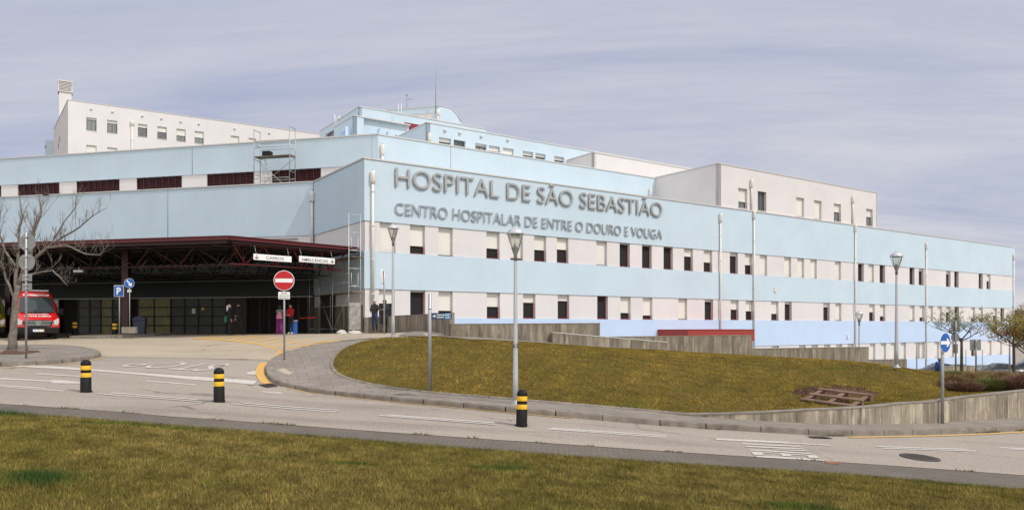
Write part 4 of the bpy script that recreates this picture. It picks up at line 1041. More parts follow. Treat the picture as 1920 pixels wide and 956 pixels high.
# ------------------------------------------------------------------ scaffolds
def ladder_frame(mb, x, y0, y1, z0, z1, r=.024, step=2.0):
    for y in (y0, y1): mb.tube((x, y, z0), (x, y, z1), r, seg=6)
    z = z1-.08
    while z > z0+.2: mb.tube((x, y0, z), (x, y1, z), r*.9, seg=6); z -= step/2 if step < 3 else step
r = thing_at('wall_scaffold', FS.m @ Matrix.Translation((0,0,-.45)), 'tall galvanised scaffold wrapped at its foot, standing against the shaded building side', 'scaffold')
mb = MB(); ladder_frame(mb, .3, -.35, -1.05, 0, 6.75); mb.build('end_frame', 'galv_lt', r)
mb = MB()
for x in (-2.2, -4.4, -6.2): ladder_frame(mb, x, -.35, -1.05, 0, 4.35, step=4)
mb.build('inner_frames', 'galv', r)
mb = MB()
for z in (2.32, 4.3):
    for y in (-.40, -.72): mb.box(-6.2 if z < 3 else -2.2, .35, y-.29+.15, y+.14, z, z+.05)
mb.build('platform', 'board', r)
mb = MB()
for z in (2.9, 3.4, 1.6): mb.tube((-6.2,-1.05,z),(.3,-1.05,z),.018,seg=5)
mb.tube((-2.2,-1.07,.1),(.3,-1.07,2.2),.018,seg=5); mb.tube((-4.4,-1.07,2.3),(-2.2,-1.07,.2),.018,seg=5); mb.build('brace', 'galv', r)
mb = MB()
for z in (1.1, 3.1, 5.1):
    mb.path([(.3,-.5,z+.35),(.3,-.5,z-.28),(.3,-.6,z-.38),(.3,-.8,z-.38),(.3,-.9,z-.28),(.3,-.9,z+.35)], .014, 6)
mb.build('guard_loop', 'galv_lt', r)
mb = MB(); 
for i in range(8):
    for j in range(9):
        f = lambda a, c_: (.335+.02*math.sin(a*2.1+c_*1.3), -.37-.66*a/8, .25+1.5*c_/9+.015*math.sin(a*3+c_))
        mb.face([f(i,j), f(i+1,j), f(i+1,j+1), f(i,j+1)])
mb.build('sheet', 'net', r)
def crumple(name, loc, sx, sy, h, mat, label, cat, seed=1):
    rr = random.Random(seed); mb = MB(); n, m_ = 14, 8; V = [[None]*n for _ in range(m_)]
    for j in range(m_):
        u = j/(m_-1)
        for i in range(n):
            a = 2*math.pi*i/n; q = math.cos(u*math.pi/2)*(1+rr.uniform(-.18,.18)); V[j][i] = mb.bm.verts.new((sx*q*math.cos(a), sy*q*math.sin(a), h*math.sin(u*math.pi/2)*rr.uniform(.75,1.1) if u < 1 else h*.8))
    for j in range(m_-1):
        for i in range(n): mb.bm.faces.new((V[j][i], V[j][(i+1)%n], V[j+1][(i+1)%n], V[j+1][i]))
    bmesh.ops.remove_doubles(mb.bm, verts=mb.bm.verts, dist=.001)
    o = mb.build(name, mat, None, loc=loc); return tag(o, label, cat)
p = FS.w(.35, -.7); crumple('plastic_sheeting', (p.x, p.y, -.46), .5, .35, .22, 'netting', 'crumpled white plastic sheeting heaped at the scaffold foot', 'plastic sheeting', 3)
p = FS.w(.5, -1.55); crumple('rubble_bag', (p.x, p.y, -.46), .28, .25, .25, 'netting', 'small white bag lying left of the scaffold foot', 'bag', 5)
# mobile scaffold on the low roof
r = thing_at('roof_scaffold', UL.m @ Matrix.Translation((0, -1.75, 9.58)), 'mobile scaffold tower standing on the low roof before the maroon louvres', 'scaffold')
xa, xb = UL.t(477, -1.7), UL.t(543.5, -1.7)
for x in (xa, xb):
    mb = MB(); ladder_frame(mb, x, 0, .75, 0, 3.85 if x == xa else 3.95, .026, 2); mb.build('end_frame', 'galv', r)
mb = MB(); mb.box(xa-.05, xb+.05, .05, .70, 1.93, 1.99); mb.build('platform', 'board', r)
mb = MB()
for z in (3.0, 2.55, .45): mb.tube((xa, 0, z), (xb, 0, z), .02, seg=5); mb.tube((xa, .75, z), (xb, .75, z), .02, seg=5)
mb.tube((xa, 0, 1.85), (xb-.5, 0, .05), .022, seg=5); mb.tube((xa, .75, .1), (xb, .75, 1.9), .02, seg=5); mb.build('brace', 'galv', r)
mb = MB()
for k in (0, .35): mb.tube((xa+.25+k*.5, .3+k, 1.95), (xa+.75+k*.5, .3+k, 0), .02, seg=5)
for k in range(6): u = k/6; mb.tube((xa+.3+.5*u, .3, 1.8-1.8*u), (xa+.47+.5*u, .65, 1.8-1.8*u), .016, seg=5)
mb.build('ladder', 'galv_lt', r)
mb = MB(); mb.box(xa+.42, xa+1.0, .3, .72, 1.992, 2.38); o = mb.build('material_crate', 'dark', None, bevel=.01); o.matrix_basis = UL.m @ Matrix.Translation((0, -1.75, 9.58)); tag(o, 'dark box sitting on the platform of the roof scaffold', 'box')
# ------------------------------------------------------------------ street lamps
def lamp(x, y, z, h, k, label, rz=0, num=None):
    r = empty('street_lamp', (x, y, z), rz, label, 'street lamp', 'street lamps with clear bowl heads'); hh = h-.62*k
    mb = MB(); mb.lathe([(.075*k, 0), (.072*k, .6), (.052*k, hh*.55), (.042*k, hh-.28*k), (.042*k, hh-.2*k)], 16); mb.build('pole', 'galv_lt', r)
    mb = MB(); mb.lathe([(.15*k,-.02),(.15*k,.02),(.08*k,.03),(.078*k,.10)], 16)
    for a in range(4): mb.tube((.115*k*math.cos(a*1.571+.78), .115*k*math.sin(a*1.571+.78), .02), (.115*k*math.cos(a*1.571+.78), .115*k*math.sin(a*1.571+.78), .05), .012*k, seg=6)
    mb.build('base_plate', 'galv', r)
    mb = MB(); mb.lathe([(.05*k, hh-.30*k), (.05*k, hh-.14*k), (.115*k, hh+.04*k), (.12*k, hh+.06*k), (.06*k, hh+.065*k)], 20); mb.build('lamp_holder', 'sign_back', r)
    mb = MB(); mb.lathe([(.055*k, hh+.06*k), (.06*k, hh+.11*k), (.03*k, hh+.16*k)], 14); mb.build('bulb', 'galv_lt', r)
    mb = MB(); mb.lathe([(.115*k, hh+.06*k), (.17*k, hh+.22*k), (.215*k, hh+.40*k)], 24, cap=False); mb.build('bowl', 'clear', r)
    mb = MB()
    for a in range(3): q = a*2.094+.4; mb.path([(.117*k*math.cos(q), .117*k*math.sin(q), hh+.05*k), (.172*k*math.cos(q), .172*k*math.sin(q), hh+.22*k), (.22*k*math.cos(q), .22*k*math.sin(q), hh+.40*k)], .007*k, 5)
    mb.build('arms', 'galv', r)
    mb = MB(); mb.lathe([(.205*k, hh+.39*k), (.235*k, hh+.395*k), (.24*k, hh+.415*k), (.20*k, hh+.49*k), (.11*k, hh+.56*k), (.02*k, hh+.62*k)], 28); mb.build('hood', 'galv_lt', r)
    if num: text_obj('number', num, 'ink', r, T(0, -.063, 1.42), None, .11, .008)
    return r
def lampz(px, base, Y, top, label, k=1.0, num=None):
    p = at(px, base, Y); zt = (HZ-top)/FOC*Y; return lamp(p.x, p.y, p.z, zt-p.z, k, label, 0, num)
p = at(966.5, 757, 18.0)
lampz(966.5, 757, 18.0, 424, 'tall nearest lamp post marked 63 on the pavement behind the third bollard', .92, '63')
lampz(737, 632.5, 27.8, 419, 'lamp post at the top of the lawn near the scaffolded building corner', .92)
lampz(1681, 688.5, 26.6, 471, 'lamp post standing on the lawn crest in front of the lowest concrete wall', .92)
lampz(1611, 706, 47.5, 582, 'small distant lamp post rising behind the low concrete wall', 1.05)
p = at(1893, 700, 52); r = empty('car_park_lamp', (p.x, p.y, -4.4), 0, 'slim lamp post with a flat white head among the right-hand trees', 'street lamp')
mb = MB(); mb.lathe([(.07,0),(.05,2.5),(.04,4.75)],10); mb.build('pole', 'galv', r); mb = MB(); mb.lathe([(.05,4.72),(.34,4.78),(.34,4.86),(.10,4.95)],16); mb.build('lamp_head', 'white', r)

# ------------------------------------------------------------------ bollards
def bollard(px, base, Y, label, first=[None], tiltv=0):
    p = at(px, base, Y); x, y = p.x, p.y; z = G(x, y)
    if first[0] is None:
        r = empty('bollard', (x,y,z), .3, label, 'bollard', 'black and yellow striped bollards on the lane line')
        mb = MB(); mb.lathe([(.124,-.02),(.124,.02),(.118,.05),(.116,.33),(.108,.345),(.108,.64),(.112,.65),(.112,.685),(.085,.735),(.045,.76),(.012,.765)], 28); mb.build('body', 'black', r)
        for z0 in (.355, .525): mb = MB(); mb.lathe([(.1095,z0),(.1105,z0+.003),(.1105,z0+.097),(.1095,z0+.1)], 28, cap=False); mb.build('reflective_band', 'yellow', r)
        mb = MB(); 
        for a in range(3): mb.box(-.018+.12*math.cos(a*2.1), .018+.12*math.cos(a*2.1), -.018+.12*math.sin(a*2.1), .018+.12*math.sin(a*2.1), 0, .03)
        mb.build('anchor_foot', 'tyre', r); first[0] = r
    else:
        r = copy_tree(first[0]); r['label'] = label; r.location = (x,y,z); r.rotation_euler = (0, tiltv, .9)
    return r
bollard(161, 735.5, 17.3, 'left of the three black and yellow bollards, beside the painted lane arrow')
bollard(411, 753.5, 16.5, 'middle of the three black and yellow bollards, in front of the painted STOP', tiltv=-.01)
bollard(978, 798.5, 15.5, 'right of the three black and yellow bollards, in front of the tall lamp post', tiltv=.03)
fb = [o for o in COL.objects if o.name == 'bollard'][0]
for px, lab in ((140, 'small striped bollard in the shade just right of the red ambulance'), (215.5, 'small striped bollard in the shade beside the dark red column')):
    p = at(px, 628, 41.5 if px < 200 else 40.6); r = copy_tree(fb); r['label'] = lab; r['group'] = 'striped bollards under the canopy'; r.location = (p.x, p.y, G(p.x, p.y)+(.12 if px < 200 else .0)); r.scale = (1.15,)*3

# ------------------------------------------------------------------ signs
def pole(r, h, rad=.03, mat='galv', z0=0, tx=0):
    mb = MB(); mb.lathe([(rad, z0-.05), (rad, h), (rad*.6, h+.01)], 14, (tx, 0, 0)); return mb.build('pole', mat, r)
def disc(mb, rad, y0, y1, z, n=40, mi=0, x=0, rot=0):
    mb.prism([(x+rad*math.cos(2*math.pi*k/n+rot), z+rad*math.sin(2*math.pi*k/n+rot)) for k in range(n)], y0, y1, mi)
def arrow_poly(mb, y, cx, cz, L, ang, w=.1, hw=.28, hl=.3, mi=0):
    c, s = math.cos(ang), math.sin(ang)
    def q(u, v): return (cx+u*c-v*s, y, cz+u*s+v*c)
    a = L/2; b_ = a-hl*L
    mb.face([q(-a, -w*L/2), q(b_, -w*L/2), q(b_, w*L/2), q(-a, w*L/2)], mi)
    mb.face([q(b_+.0*L, -w*L/2), q(b_-.08*L, -hw*L), q(b_+.06*L, -hw*L), q(a, 0)], mi); mb.face([q(b_+.0*L, w*L/2), q(a, 0), q(b_+.06*L, hw*L), q(b_-.08*L, hw*L)], mi)
    mb.face([q(b_, -w*L/2), q(a, 0), q(b_, w*L/2)], mi)
def px_sign(name, px, base, Y, rz, label, cat='road sign', z=None, group=None):
    p = at(px, base, Y); return empty(name, (p.x, p.y, p.z if z is None else z), rz, label, cat, group)
def zz(py, Y): return (HZ-py)/FOC*Y
# no entry
Y = 24.3; r = px_sign('no_entry_sign', 533, 691, Y, R(8), 'round red no entry sign with a small white plate on the pavement corner'); b0 = zz(691, Y); zc = zz(526, Y)-b0; rd = 18.8/FOC*Y
pole(r, zc+.1, .032)
mb = MB(); disc(mb, rd, -.055, -.035, zc); mb.build('sign_rim', 'white', r)
mb = MB(); disc(mb, rd*.945, -.060, -.0555, zc); mb.build('sign_face', 'red', r)
mb = MB(); mb.box(-rd*.83, rd*.83, -.064, -.0605, zc-rd*.19, zc+rd*.19); mb.build('bar', 'white', r)
zp = zz(554, Y)-b0; mb = MB(); mb.box(-.185, .185, -.05, -.035, zp-.12, zp+.12); o = mb.build('plate', 'white', r, bevel=.006)
for i, s in enumerate(('EXCEPTO', 'VEÍCULOS DE', 'EMERGÊNCIA')): text_obj('lettering', s, 'ink', o, T(0, -.053, zp+.065-.068*i), .19 if i == 0 else .32, .046, .006)
p = gp(533, 692, hs); tag(patch('pole_footing', [gp(*q, hs) for q in [(519,692.5),(533,690),(539,694),(549,699),(541,703),(530,699)]], G, lambda x, y: hs(x, y)+.006, 'plaza', .4), kind='structure')
# back of the stop sign and other plates at the left
Y = 23.5; r = px_sign('stop_sign', 49, 672, Y, R(-4), 'pole carrying the grey backs of an octagonal and a round sign before the bare tree'); b0 = zz(672, Y)
pole(r, zz(436, Y)-b0, .034)
mb = MB(); disc(mb, .29, .02, .04, zz(454.5, Y)-b0, 8, 0, .02, math.pi/8); mb.build('octagon_plate', 'sign_back', r)
mb = MB(); disc(mb, .272, .02, .04, zz(491.5, Y)-b0, 40, 0, .0); mb.build('round_plate', 'sign_back', r)
for py0, py1 in ((513,527.5),(530.5,544.5)): mb = MB(); mb.box(-.16, .17, .02, .035, zz(py1, Y)-b0, zz(py0, Y)-b0); mb.build('small_plate', 'sign_back', r)
for py in (444, 465, 481, 502, 517, 524, 534, 541): mb = MB(); z_ = zz(py, Y)-b0; mb.box(-.07, .07, -.045, .019, z_-.012, z_+.012); mb.build('clamp', 'galv_lt', r)
# parking sign
Y = 38.2; r = px_sign('parking_sign', 224, 622, Y, R(-6), 'blue square parking sign with a white P in front of the dark red column'); b0 = zz(626, Y); r.location.z = b0; zc = zz(545.5, Y)-b0
pole(r, zc, .03); s_ = .27
mb = MB(); mb.box(-s_, s_, -.05, -.035, zc-s_*1.08, zc+s_*1.08); mb.build('plate', 'white', r, bevel=.02); mb = MB(); mb.box(-s_*.91, s_*.91, -.056, -.0505, zc-s_*.99, zc+s_*.99); mb.build('sign_face', 'sblue', r)
text_obj('letter', 'P', 'white', r, T(-.0, -.059, zc), .24, .36, .03)
# keep right (diagonal arrow) on a concrete block
Y = 38.0; r = px_sign('keep_right_sign', 243, 625, Y, R(12), 'round blue sign with a white diagonal arrow on a small concrete block'); b0 = zz(626, Y); r.location.z = b0; zc = zz(531, Y)-b0
pole(r, zc, .028); rr = .245
mb = MB(); disc(mb, rr, -.05, -.035, zc); mb.build('sign_rim', 'white', r); mb = MB(); disc(mb, rr*.95, -.055, -.0505, zc); mb.build('sign_face', 'sblue', r)
mb = MB(); arrow_poly(mb, -.057, 0, zc, .38, R(-52), .16, .24, .34); mb.build('arrow', 'white', r)
mb = MB(); z_ = zz(545.5, Y)-b0; mb.box(-.09, .09, -.045, -.03, z_-.06, z_+.06); mb.build('small_plate', 'white', r)
mb = MB(); mb.box(-.04, .06, -.05, -.046, z_-.02, z_+.02); mb.build('lettering', 'ink', r)
mb = MB(); mb.box(-.32, .34, -.25, .2, .03, .36); mb.build('concrete_block', 'kerb', r, bevel=.03)
mb = MB(); mb.box(-.25, -.1, -.2, .15, 0, .03); mb.box(.1, .25, -.2, .15, 0, .03); mb.build('feet', 'black', r)
# edge-on round sign
Y = 31; r = px_sign('edge_on_sign', 720.5, 631, Y, R(81), 'round sign seen almost edge-on beside the second lamp post'); b0 = zz(631, Y); zc = zz(518.5, Y)-b0
pole(r, zc+.22, .036); mb = MB(); disc(mb, .32, .045, .065, zc); mb.build('round_plate', 'white', r); mb = MB(); disc(mb, .30, .0655, .07, zc); mb.build('sign_face', 'sign_back', r)
mb = MB(); mb.box(-.06, .06, -.01, .045, zc-.25, zc-.2); mb.box(-.06, .06, -.01, .045, zc+.2, zc+.25); mb.build('clamp', 'galv_lt', r)
# direction finger sign
Y = 21.0; p = gp(806, 734.5, hs); Y = p[1]; r = px_sign('direction_sign', 806, 734.5, Y, 0, 'tall grey post with a thin dark blue direction board on its right side'); b0 = zz(734.5, Y)
pole(r, zz(551, Y)-b0, .048, 'galv'); mb = MB(); z_ = zz(578, Y)-b0; mb.tube((0,-.005,z_-.02),(0,-.005,z_+.02),.054,seg=14); mb.build('collar', 'galv_lt', r)
z0, z1 = zz(598.5, Y)-b0, zz(586.5, Y)-b0; w_ = 31/FOC*Y
mb = MB(); mb.box(.05, .05+w_*1.22, -.02, .02, z0, z1); mb.build('board', 'navy', r)
mb = MB(); mb.box(.05+w_*.82, .05+w_*1.13, -.025, -.0205, z0+.02, z1-.02); mb.build('number_panel', 'tblue', r)
text_obj('number', '03', 'navy', r, T(.05+w_*.975, -.028, (z0+z1)/2), .12, .10, .01)
mb = MB(); arrow_poly(mb, -.023, .12, (z0+z1)/2, .09, 0, .2, .4, .5); mb.build('arrow', 'white', r)
mb = MB()
for k in range(9): mb.box(.19+.033*k, .19+.033*k+.022, -.024, -.0205, (z0+z1)/2+.015, (z0+z1)/2+.045)
for k in range(6): mb.box(.19+.033*k, .19+.033*k+.022, -.024, -.0205, (z0+z1)/2-.045, (z0+z1)/2-.015)
mb.build('lettering', 'white', r)
# blue arrow sign at the right
Y = gp(1767, 792, hs)[1]-.16; r = px_sign('arrow_sign', 1767, 793.5, Y, R(33), 'round blue sign with a white arrow pointing right before the retaining wall'); b0 = zz(793.5, Y); zc = zz(642, Y)-b0
pole(r, zc+.1, .042); rr = 18.8/FOC*Y
mb = MB(); disc(mb, rr, -.075, -.055, zc); mb.build('sign_rim', 'white', r); mb = MB(); disc(mb, rr*.95, -.08, -.0755, zc); mb.build('sign_face', 'sblue', r)
mb = MB(); arrow_poly(mb, -.083, 0, zc, rr*1.75, 0, .19, .24, .32); mb.build('arrow', 'white', r)
# grey-backed signs at the right
Y = 33.5; r = px_sign('sign_cluster', 1792, 699, Y, 0, 'post with three grey sign backs, one of them round, beside the leafy tree'); b0 = zz(699, Y)
pole(r, zz(601, Y)-b0, .035)
mb = MB(); mb.box(-.2, .2, .035, .05, zz(622, Y)-b0, zz(601, Y)-b0); mb.build('rectangular_plate', 'sign_back', r)
mb = MB(); disc(mb, .195, .035, .05, zz(632.5, Y)-b0); mb.build('round_plate', 'sign_back', r)
mb = MB(); mb.box(-.11, .12, .035, .05, zz(662, Y)-b0, zz(644.5, Y)-b0); mb.build('small_plate', 'sign_back', r)
Y = 33; r = px_sign('square_sign', 1830, 697, Y, 0, 'post with the grey back of a wide square sign right of the leafy tree'); b0 = zz(697, Y); r.location.z = b0-.1
pole(r, zz(637, Y)-b0+.1, .035); mb = MB(); mb.box(-.25, .25, .035, .05, zz(656.5, Y)-b0+.1, zz(636, Y)-b0+.1); mb.build('plate', 'sign_back', r, bevel=.01)
mb = MB(); z_ = zz(646, Y)-b0+.1; mb.box(-.05, .05, -.04, .034, z_-.15, z_+.15); mb.build('clamp', 'sign_back', r)
Y = 46; r = px_sign('board_sign', 1719, 692, Y, R(60), 'small white board on a thin post in front of the lowest windows'); b0 = zz(700, Y); r.location.z = b0
pole(r, zz(647, Y)-b0, .03, 'sign_back'); mb = MB(); mb.box(-.32, .32, .03, .045, zz(672, Y)-b0, zz(648, Y)-b0); mb.build('board', 'white', r)
for px, lab in ((1811, 'thin bare post left of the wide square sign in the car park'), (1842, 'thin bare post right of the wide square sign in the car park')):
    r = px_sign('car_park_post', px, 690, 62, 0, lab, 'post', group='thin bare posts in the car park'); pole(r, zz(655, 62)-zz(690, 62), .03, 'sign_back', -1.5)

# ------------------------------------------------------------------ vans and cars
def loft(mb, secs, mi=0, close=True):
    rows = [[mb.bm.verts.new(p) for p in s_] for s_ in secs]; n = len(rows[0])
    for A, B_ in zip(rows, rows[1:]):
        for k in range(n):
            f = mb.bm.faces.new((A[k], A[(k+1)%n], B_[(k+1)%n], B_[k])); f.material_index = mi; f.smooth = True
    mb.bm.faces.new(rows[0][::-1]); mb.bm.faces.new(rows[-1])
def wheel(parent, x, y, r_=.34, w=.22):
    mb = MB(); q = [(r_*.62, -w/2), (r_*.95, -w/2), (r_, -w*.35), (r_, w*.35), (r_*.95, w/2), (r_*.62, w/2)]
    seg = 28; rings = [[mb.bm.verts.new((x+b_, y+a*math.cos(2*math.pi*k/seg), r_+a*math.sin(2*math.pi*k/seg))) for k in range(seg)] for a, b_ in q]
    for A, B_ in zip(rings, rings[1:]+rings[:1]):
        for k in range(seg): mb.bm.faces.new((A[k], A[(k+1)%seg], B_[(k+1)%seg], B_[k])).smooth = True
    o = mb.build('wheel', 'tyre', parent)
    mb = MB(); s_ = 1 if x > 0 else -1
    mb.bm.faces.new([mb.bm.verts.new((x+s_*w*.38, y+r_*.62*math.cos(2*math.pi*k/20), r_+r_*.62*math.sin(2*math.pi*k/20))) for k in range(20)])
    for k in range(7):
        a = 2*math.pi*k/7; mb.face([(x+s_*w*.42, y+r_*(.12*math.cos(a+1.57)), r_+r_*(.12*math.sin(a+1.57))), (x+s_*w*.42, y+r_*.6*math.cos(a-.12), r_+r_*.6*math.sin(a-.12)), (x+s_*w*.42, y+r_*.6*math.cos(a+.12), r_+r_*.6*math.sin(a+.12))])
    mb.build('rim', 'galv_lt', o)
def van(name, px, base, Y, heading, body, label):
    """front faces -y locally; built at life size 2.0 x 5.9 x 2.6 m"""
    p = at(px, base, Y); r = empty(name, (p.x, p.y, G(p.x, p.y)), heading, label, 'ambulance')
    # side profile: (y, z) of the front outline at the centre, the width tapers upward
    def sec(y, zb, zt, wb, wm, wt):     # cross-section at y: bottom width, mid width, top width
        q = [(-wb, zb), (-wm, zb+.25), (-wm, 1.15), (-(wm*.6+wt*.4), min(zt-.25, 1.9)), (-wt, zt-.12), (-wt+.14, zt-.02), (-wt*.5, zt+.02)]
        q = [(a, min(b_, zt+.02)) for a, b_ in q]
        return [(a, y, b_) for a, b_ in q] + [(-a, y, b_) for a, b_ in q[::-1]]
    mb = MB()
    secs = [sec(.02, .42, .98, .80, .86, .60), sec(.10, .40, 1.06, .88, .95, .68), sec(.35, .38, 1.20, .93, .985, .76), sec(.78, .36, 1.36, .95, .995, .84),
            sec(1.02, .36, 1.60, .95, .995, .84), sec(1.35, .36, 2.02, .95, .995, .82), sec(1.62, .36, 2.30, .95, .995, .80), sec(2.0, .36, 2.56, .95, .995, .78), sec(2.6, .36, 2.63, .95, .995, .78), sec(5.85, .36, 2.63, .95, .995, .78), sec(5.92, .45, 2.5, .9, .95, .72)]
    loft(mb, secs); mb.build('body', body, r)
    # windscreen laid on the sloping front
    mb = MB(); n = 10; rows = []
    for j in range(6):
        u = j/5; y = float(np.interp(u, [0,.3,.75,1], [.80,1.02,1.35,1.52]))-.035; z = float(np.interp(u, [0,.3,.75,1], [1.38,1.60,2.02,2.20]))+.065; w = .80-.09*u; rows.append([(w*(2*i/n-1), y+.10*(2*i/n-1)**2-.035, z-.015*(2*i/n-1)**2+.02) for i in range(n+1)])
    for A, B_ in zip(rows, rows[1:]):
        for i in range(n): mb.face([A[i], A[i+1], B_[i+1], B_[i]]).smooth = True
    mb.build('windscreen', 'windscreen', r)
    mb = MB()
    for s_ in (-1, 1): mb.face([(s_*.997, 1.15, 1.3), (s_*.997, 2.0, 1.3), (s_*.93, 2.0, 1.95), (s_*.93, 1.5, 1.95)])
    mb.build('side_window', 'windscreen', r)
    mb = MB(); q = [(-.62,1.02),(-.66,.90),(-.56,.74),(-.3,.68),(.3,.68),(.56,.74),(.66,.90),(.62,1.02),(.35,1.05),(-.35,1.05)]; mb.prism(q, -.03, .12); o = mb.build('grille', 'black', r)
    mb = MB()
    for k in range(4): z = .76+.075*k; w = .52+.03*k; mb.box(-w, w, -.045, -.03, z, z+.018)
    mb.build('grille_bar', 'galv_lt', o)
    mb = MB(); c = (0, .90)
    ring = [[(c[0]+a*math.cos(2*math.pi*k/24), -.052, c[1]+a*math.sin(2*math.pi*k/24)) for k in range(24)] for a in (.085, .105)]
    for k in range(24): mb.face([ring[0][k], ring[0][(k+1)%24], ring[1][(k+1)%24], ring[1][k]])
    for k in range(3):
        a = math.pi/2+2*math.pi*k/3; mb.face([(c[0]+.018*math.cos(a+1.05), -.053, c[1]+.018*math.sin(a+1.05)), (c[0]+.09*math.cos(a), -.053, c[1]+.09*math.sin(a)), (c[0]+.018*math.cos(a-1.05), -.053, c[1]+.018*math.sin(a-1.05))])
    mb.build('badge', 'chrome', o)
    for s_ in (-1, 1):
        mb = MB(); q = [(s_*.68,1.0),(s_*.70,.80),(s_*.86,.78),(s_*.93,.95),(s_*.90,1.14)]; mb.prism(q, -.005, .25); mb.build('headlight', 'lamp_white', r, bevel=.01)
    mb = MB(); mb.box(-.93, .93, -.06, .5, .34, .68); mb.box(-.97, .97, .1, .8, .33, .62); mb.build('bumper', 'black', r, bevel=.05)
    mb = MB(); mb.box(-.26, .26, -.075, -.062, .44, .555); o = mb.build('number_plate', 'white', r)
    mb = MB(); mb.box(-.26, -.22, -.079, -.0755, .44, .555); mb.build('plate_strip', 'sblue', o); mb = MB(); mb.box(.22, .26, -.079, -.0755, .44, .555); mb.build('plate_strip', 'yellow', o)
    text_obj('plate_lettering', '43 CR 14', 'ink', o, T(0, -.0775, .4975), .38, .06, .01)
    for s_ in (-1, 1):
        mb = MB(); mb.box(s_*1.02-.0 if s_ > 0 else -1.24, 1.24 if s_ > 0 else -1.02, 1.12, 1.24, 1.30, 1.68); mb.box(.97 if s_ > 0 else -1.05, 1.05 if s_ > 0 else -.97, 1.15, 1.21, 1.36, 1.42); mb.build('mirror', 'black', r, bevel=.03)
    mb = MB(); mb.box(-.62, .62, 2.0, 2.16, 2.60, 2.68); mb.build('light_bar', 'galv_lt', r, bevel=.02)
    for s_ in (-1, 1):
        for y in (.95, 4.75): wheel(r, s_*.86, y)
    mb = MB(); mb.path([(-.55,.80,1.40),(.0,.76,1.42),(.1,.80,1.46)], .012, 5); mb.path([(.1,.76,1.41),(.62,.80,1.42)], .012, 5); mb.build('wiper', 'black', r)
    if body == 'van_red':
        def hood(z, y, tilt): return Matrix.Translation((0, y, z)) @ Matrix.Rotation(-tilt, 4, 'X')
        text_obj('lettering', 'BOMBEIROS', 'white', r, hood(2.385, 1.62, R(45)), 1.18, .125, .02, True)
        text_obj('lettering', 'AMBULÂNCIA', 'white', r, hood(1.255, .40, R(68)), 1.22, .27, .02, True)
        text_obj('lettering', 'S.MEDICALIZADA', 'white', r, hood(1.355, .66, R(70)), 1.02, .20, .01, True)
        mb = MB(); mb.box(-.35, .0, .98, 1.0, 1.58, 1.64); mb.build('dashboard_card', 'tblue', r)
    return r
van('ambulance', 71.5, 636, 38.2, R(36.5), 'van_red', 'red ambulance van with white mirrored lettering parked under the canopy edge')
van('ambulance', -28, 636, 41.5, R(36.5), 'van_yellow', 'dark yellow ambulance mostly cut off at the left edge of the photo')

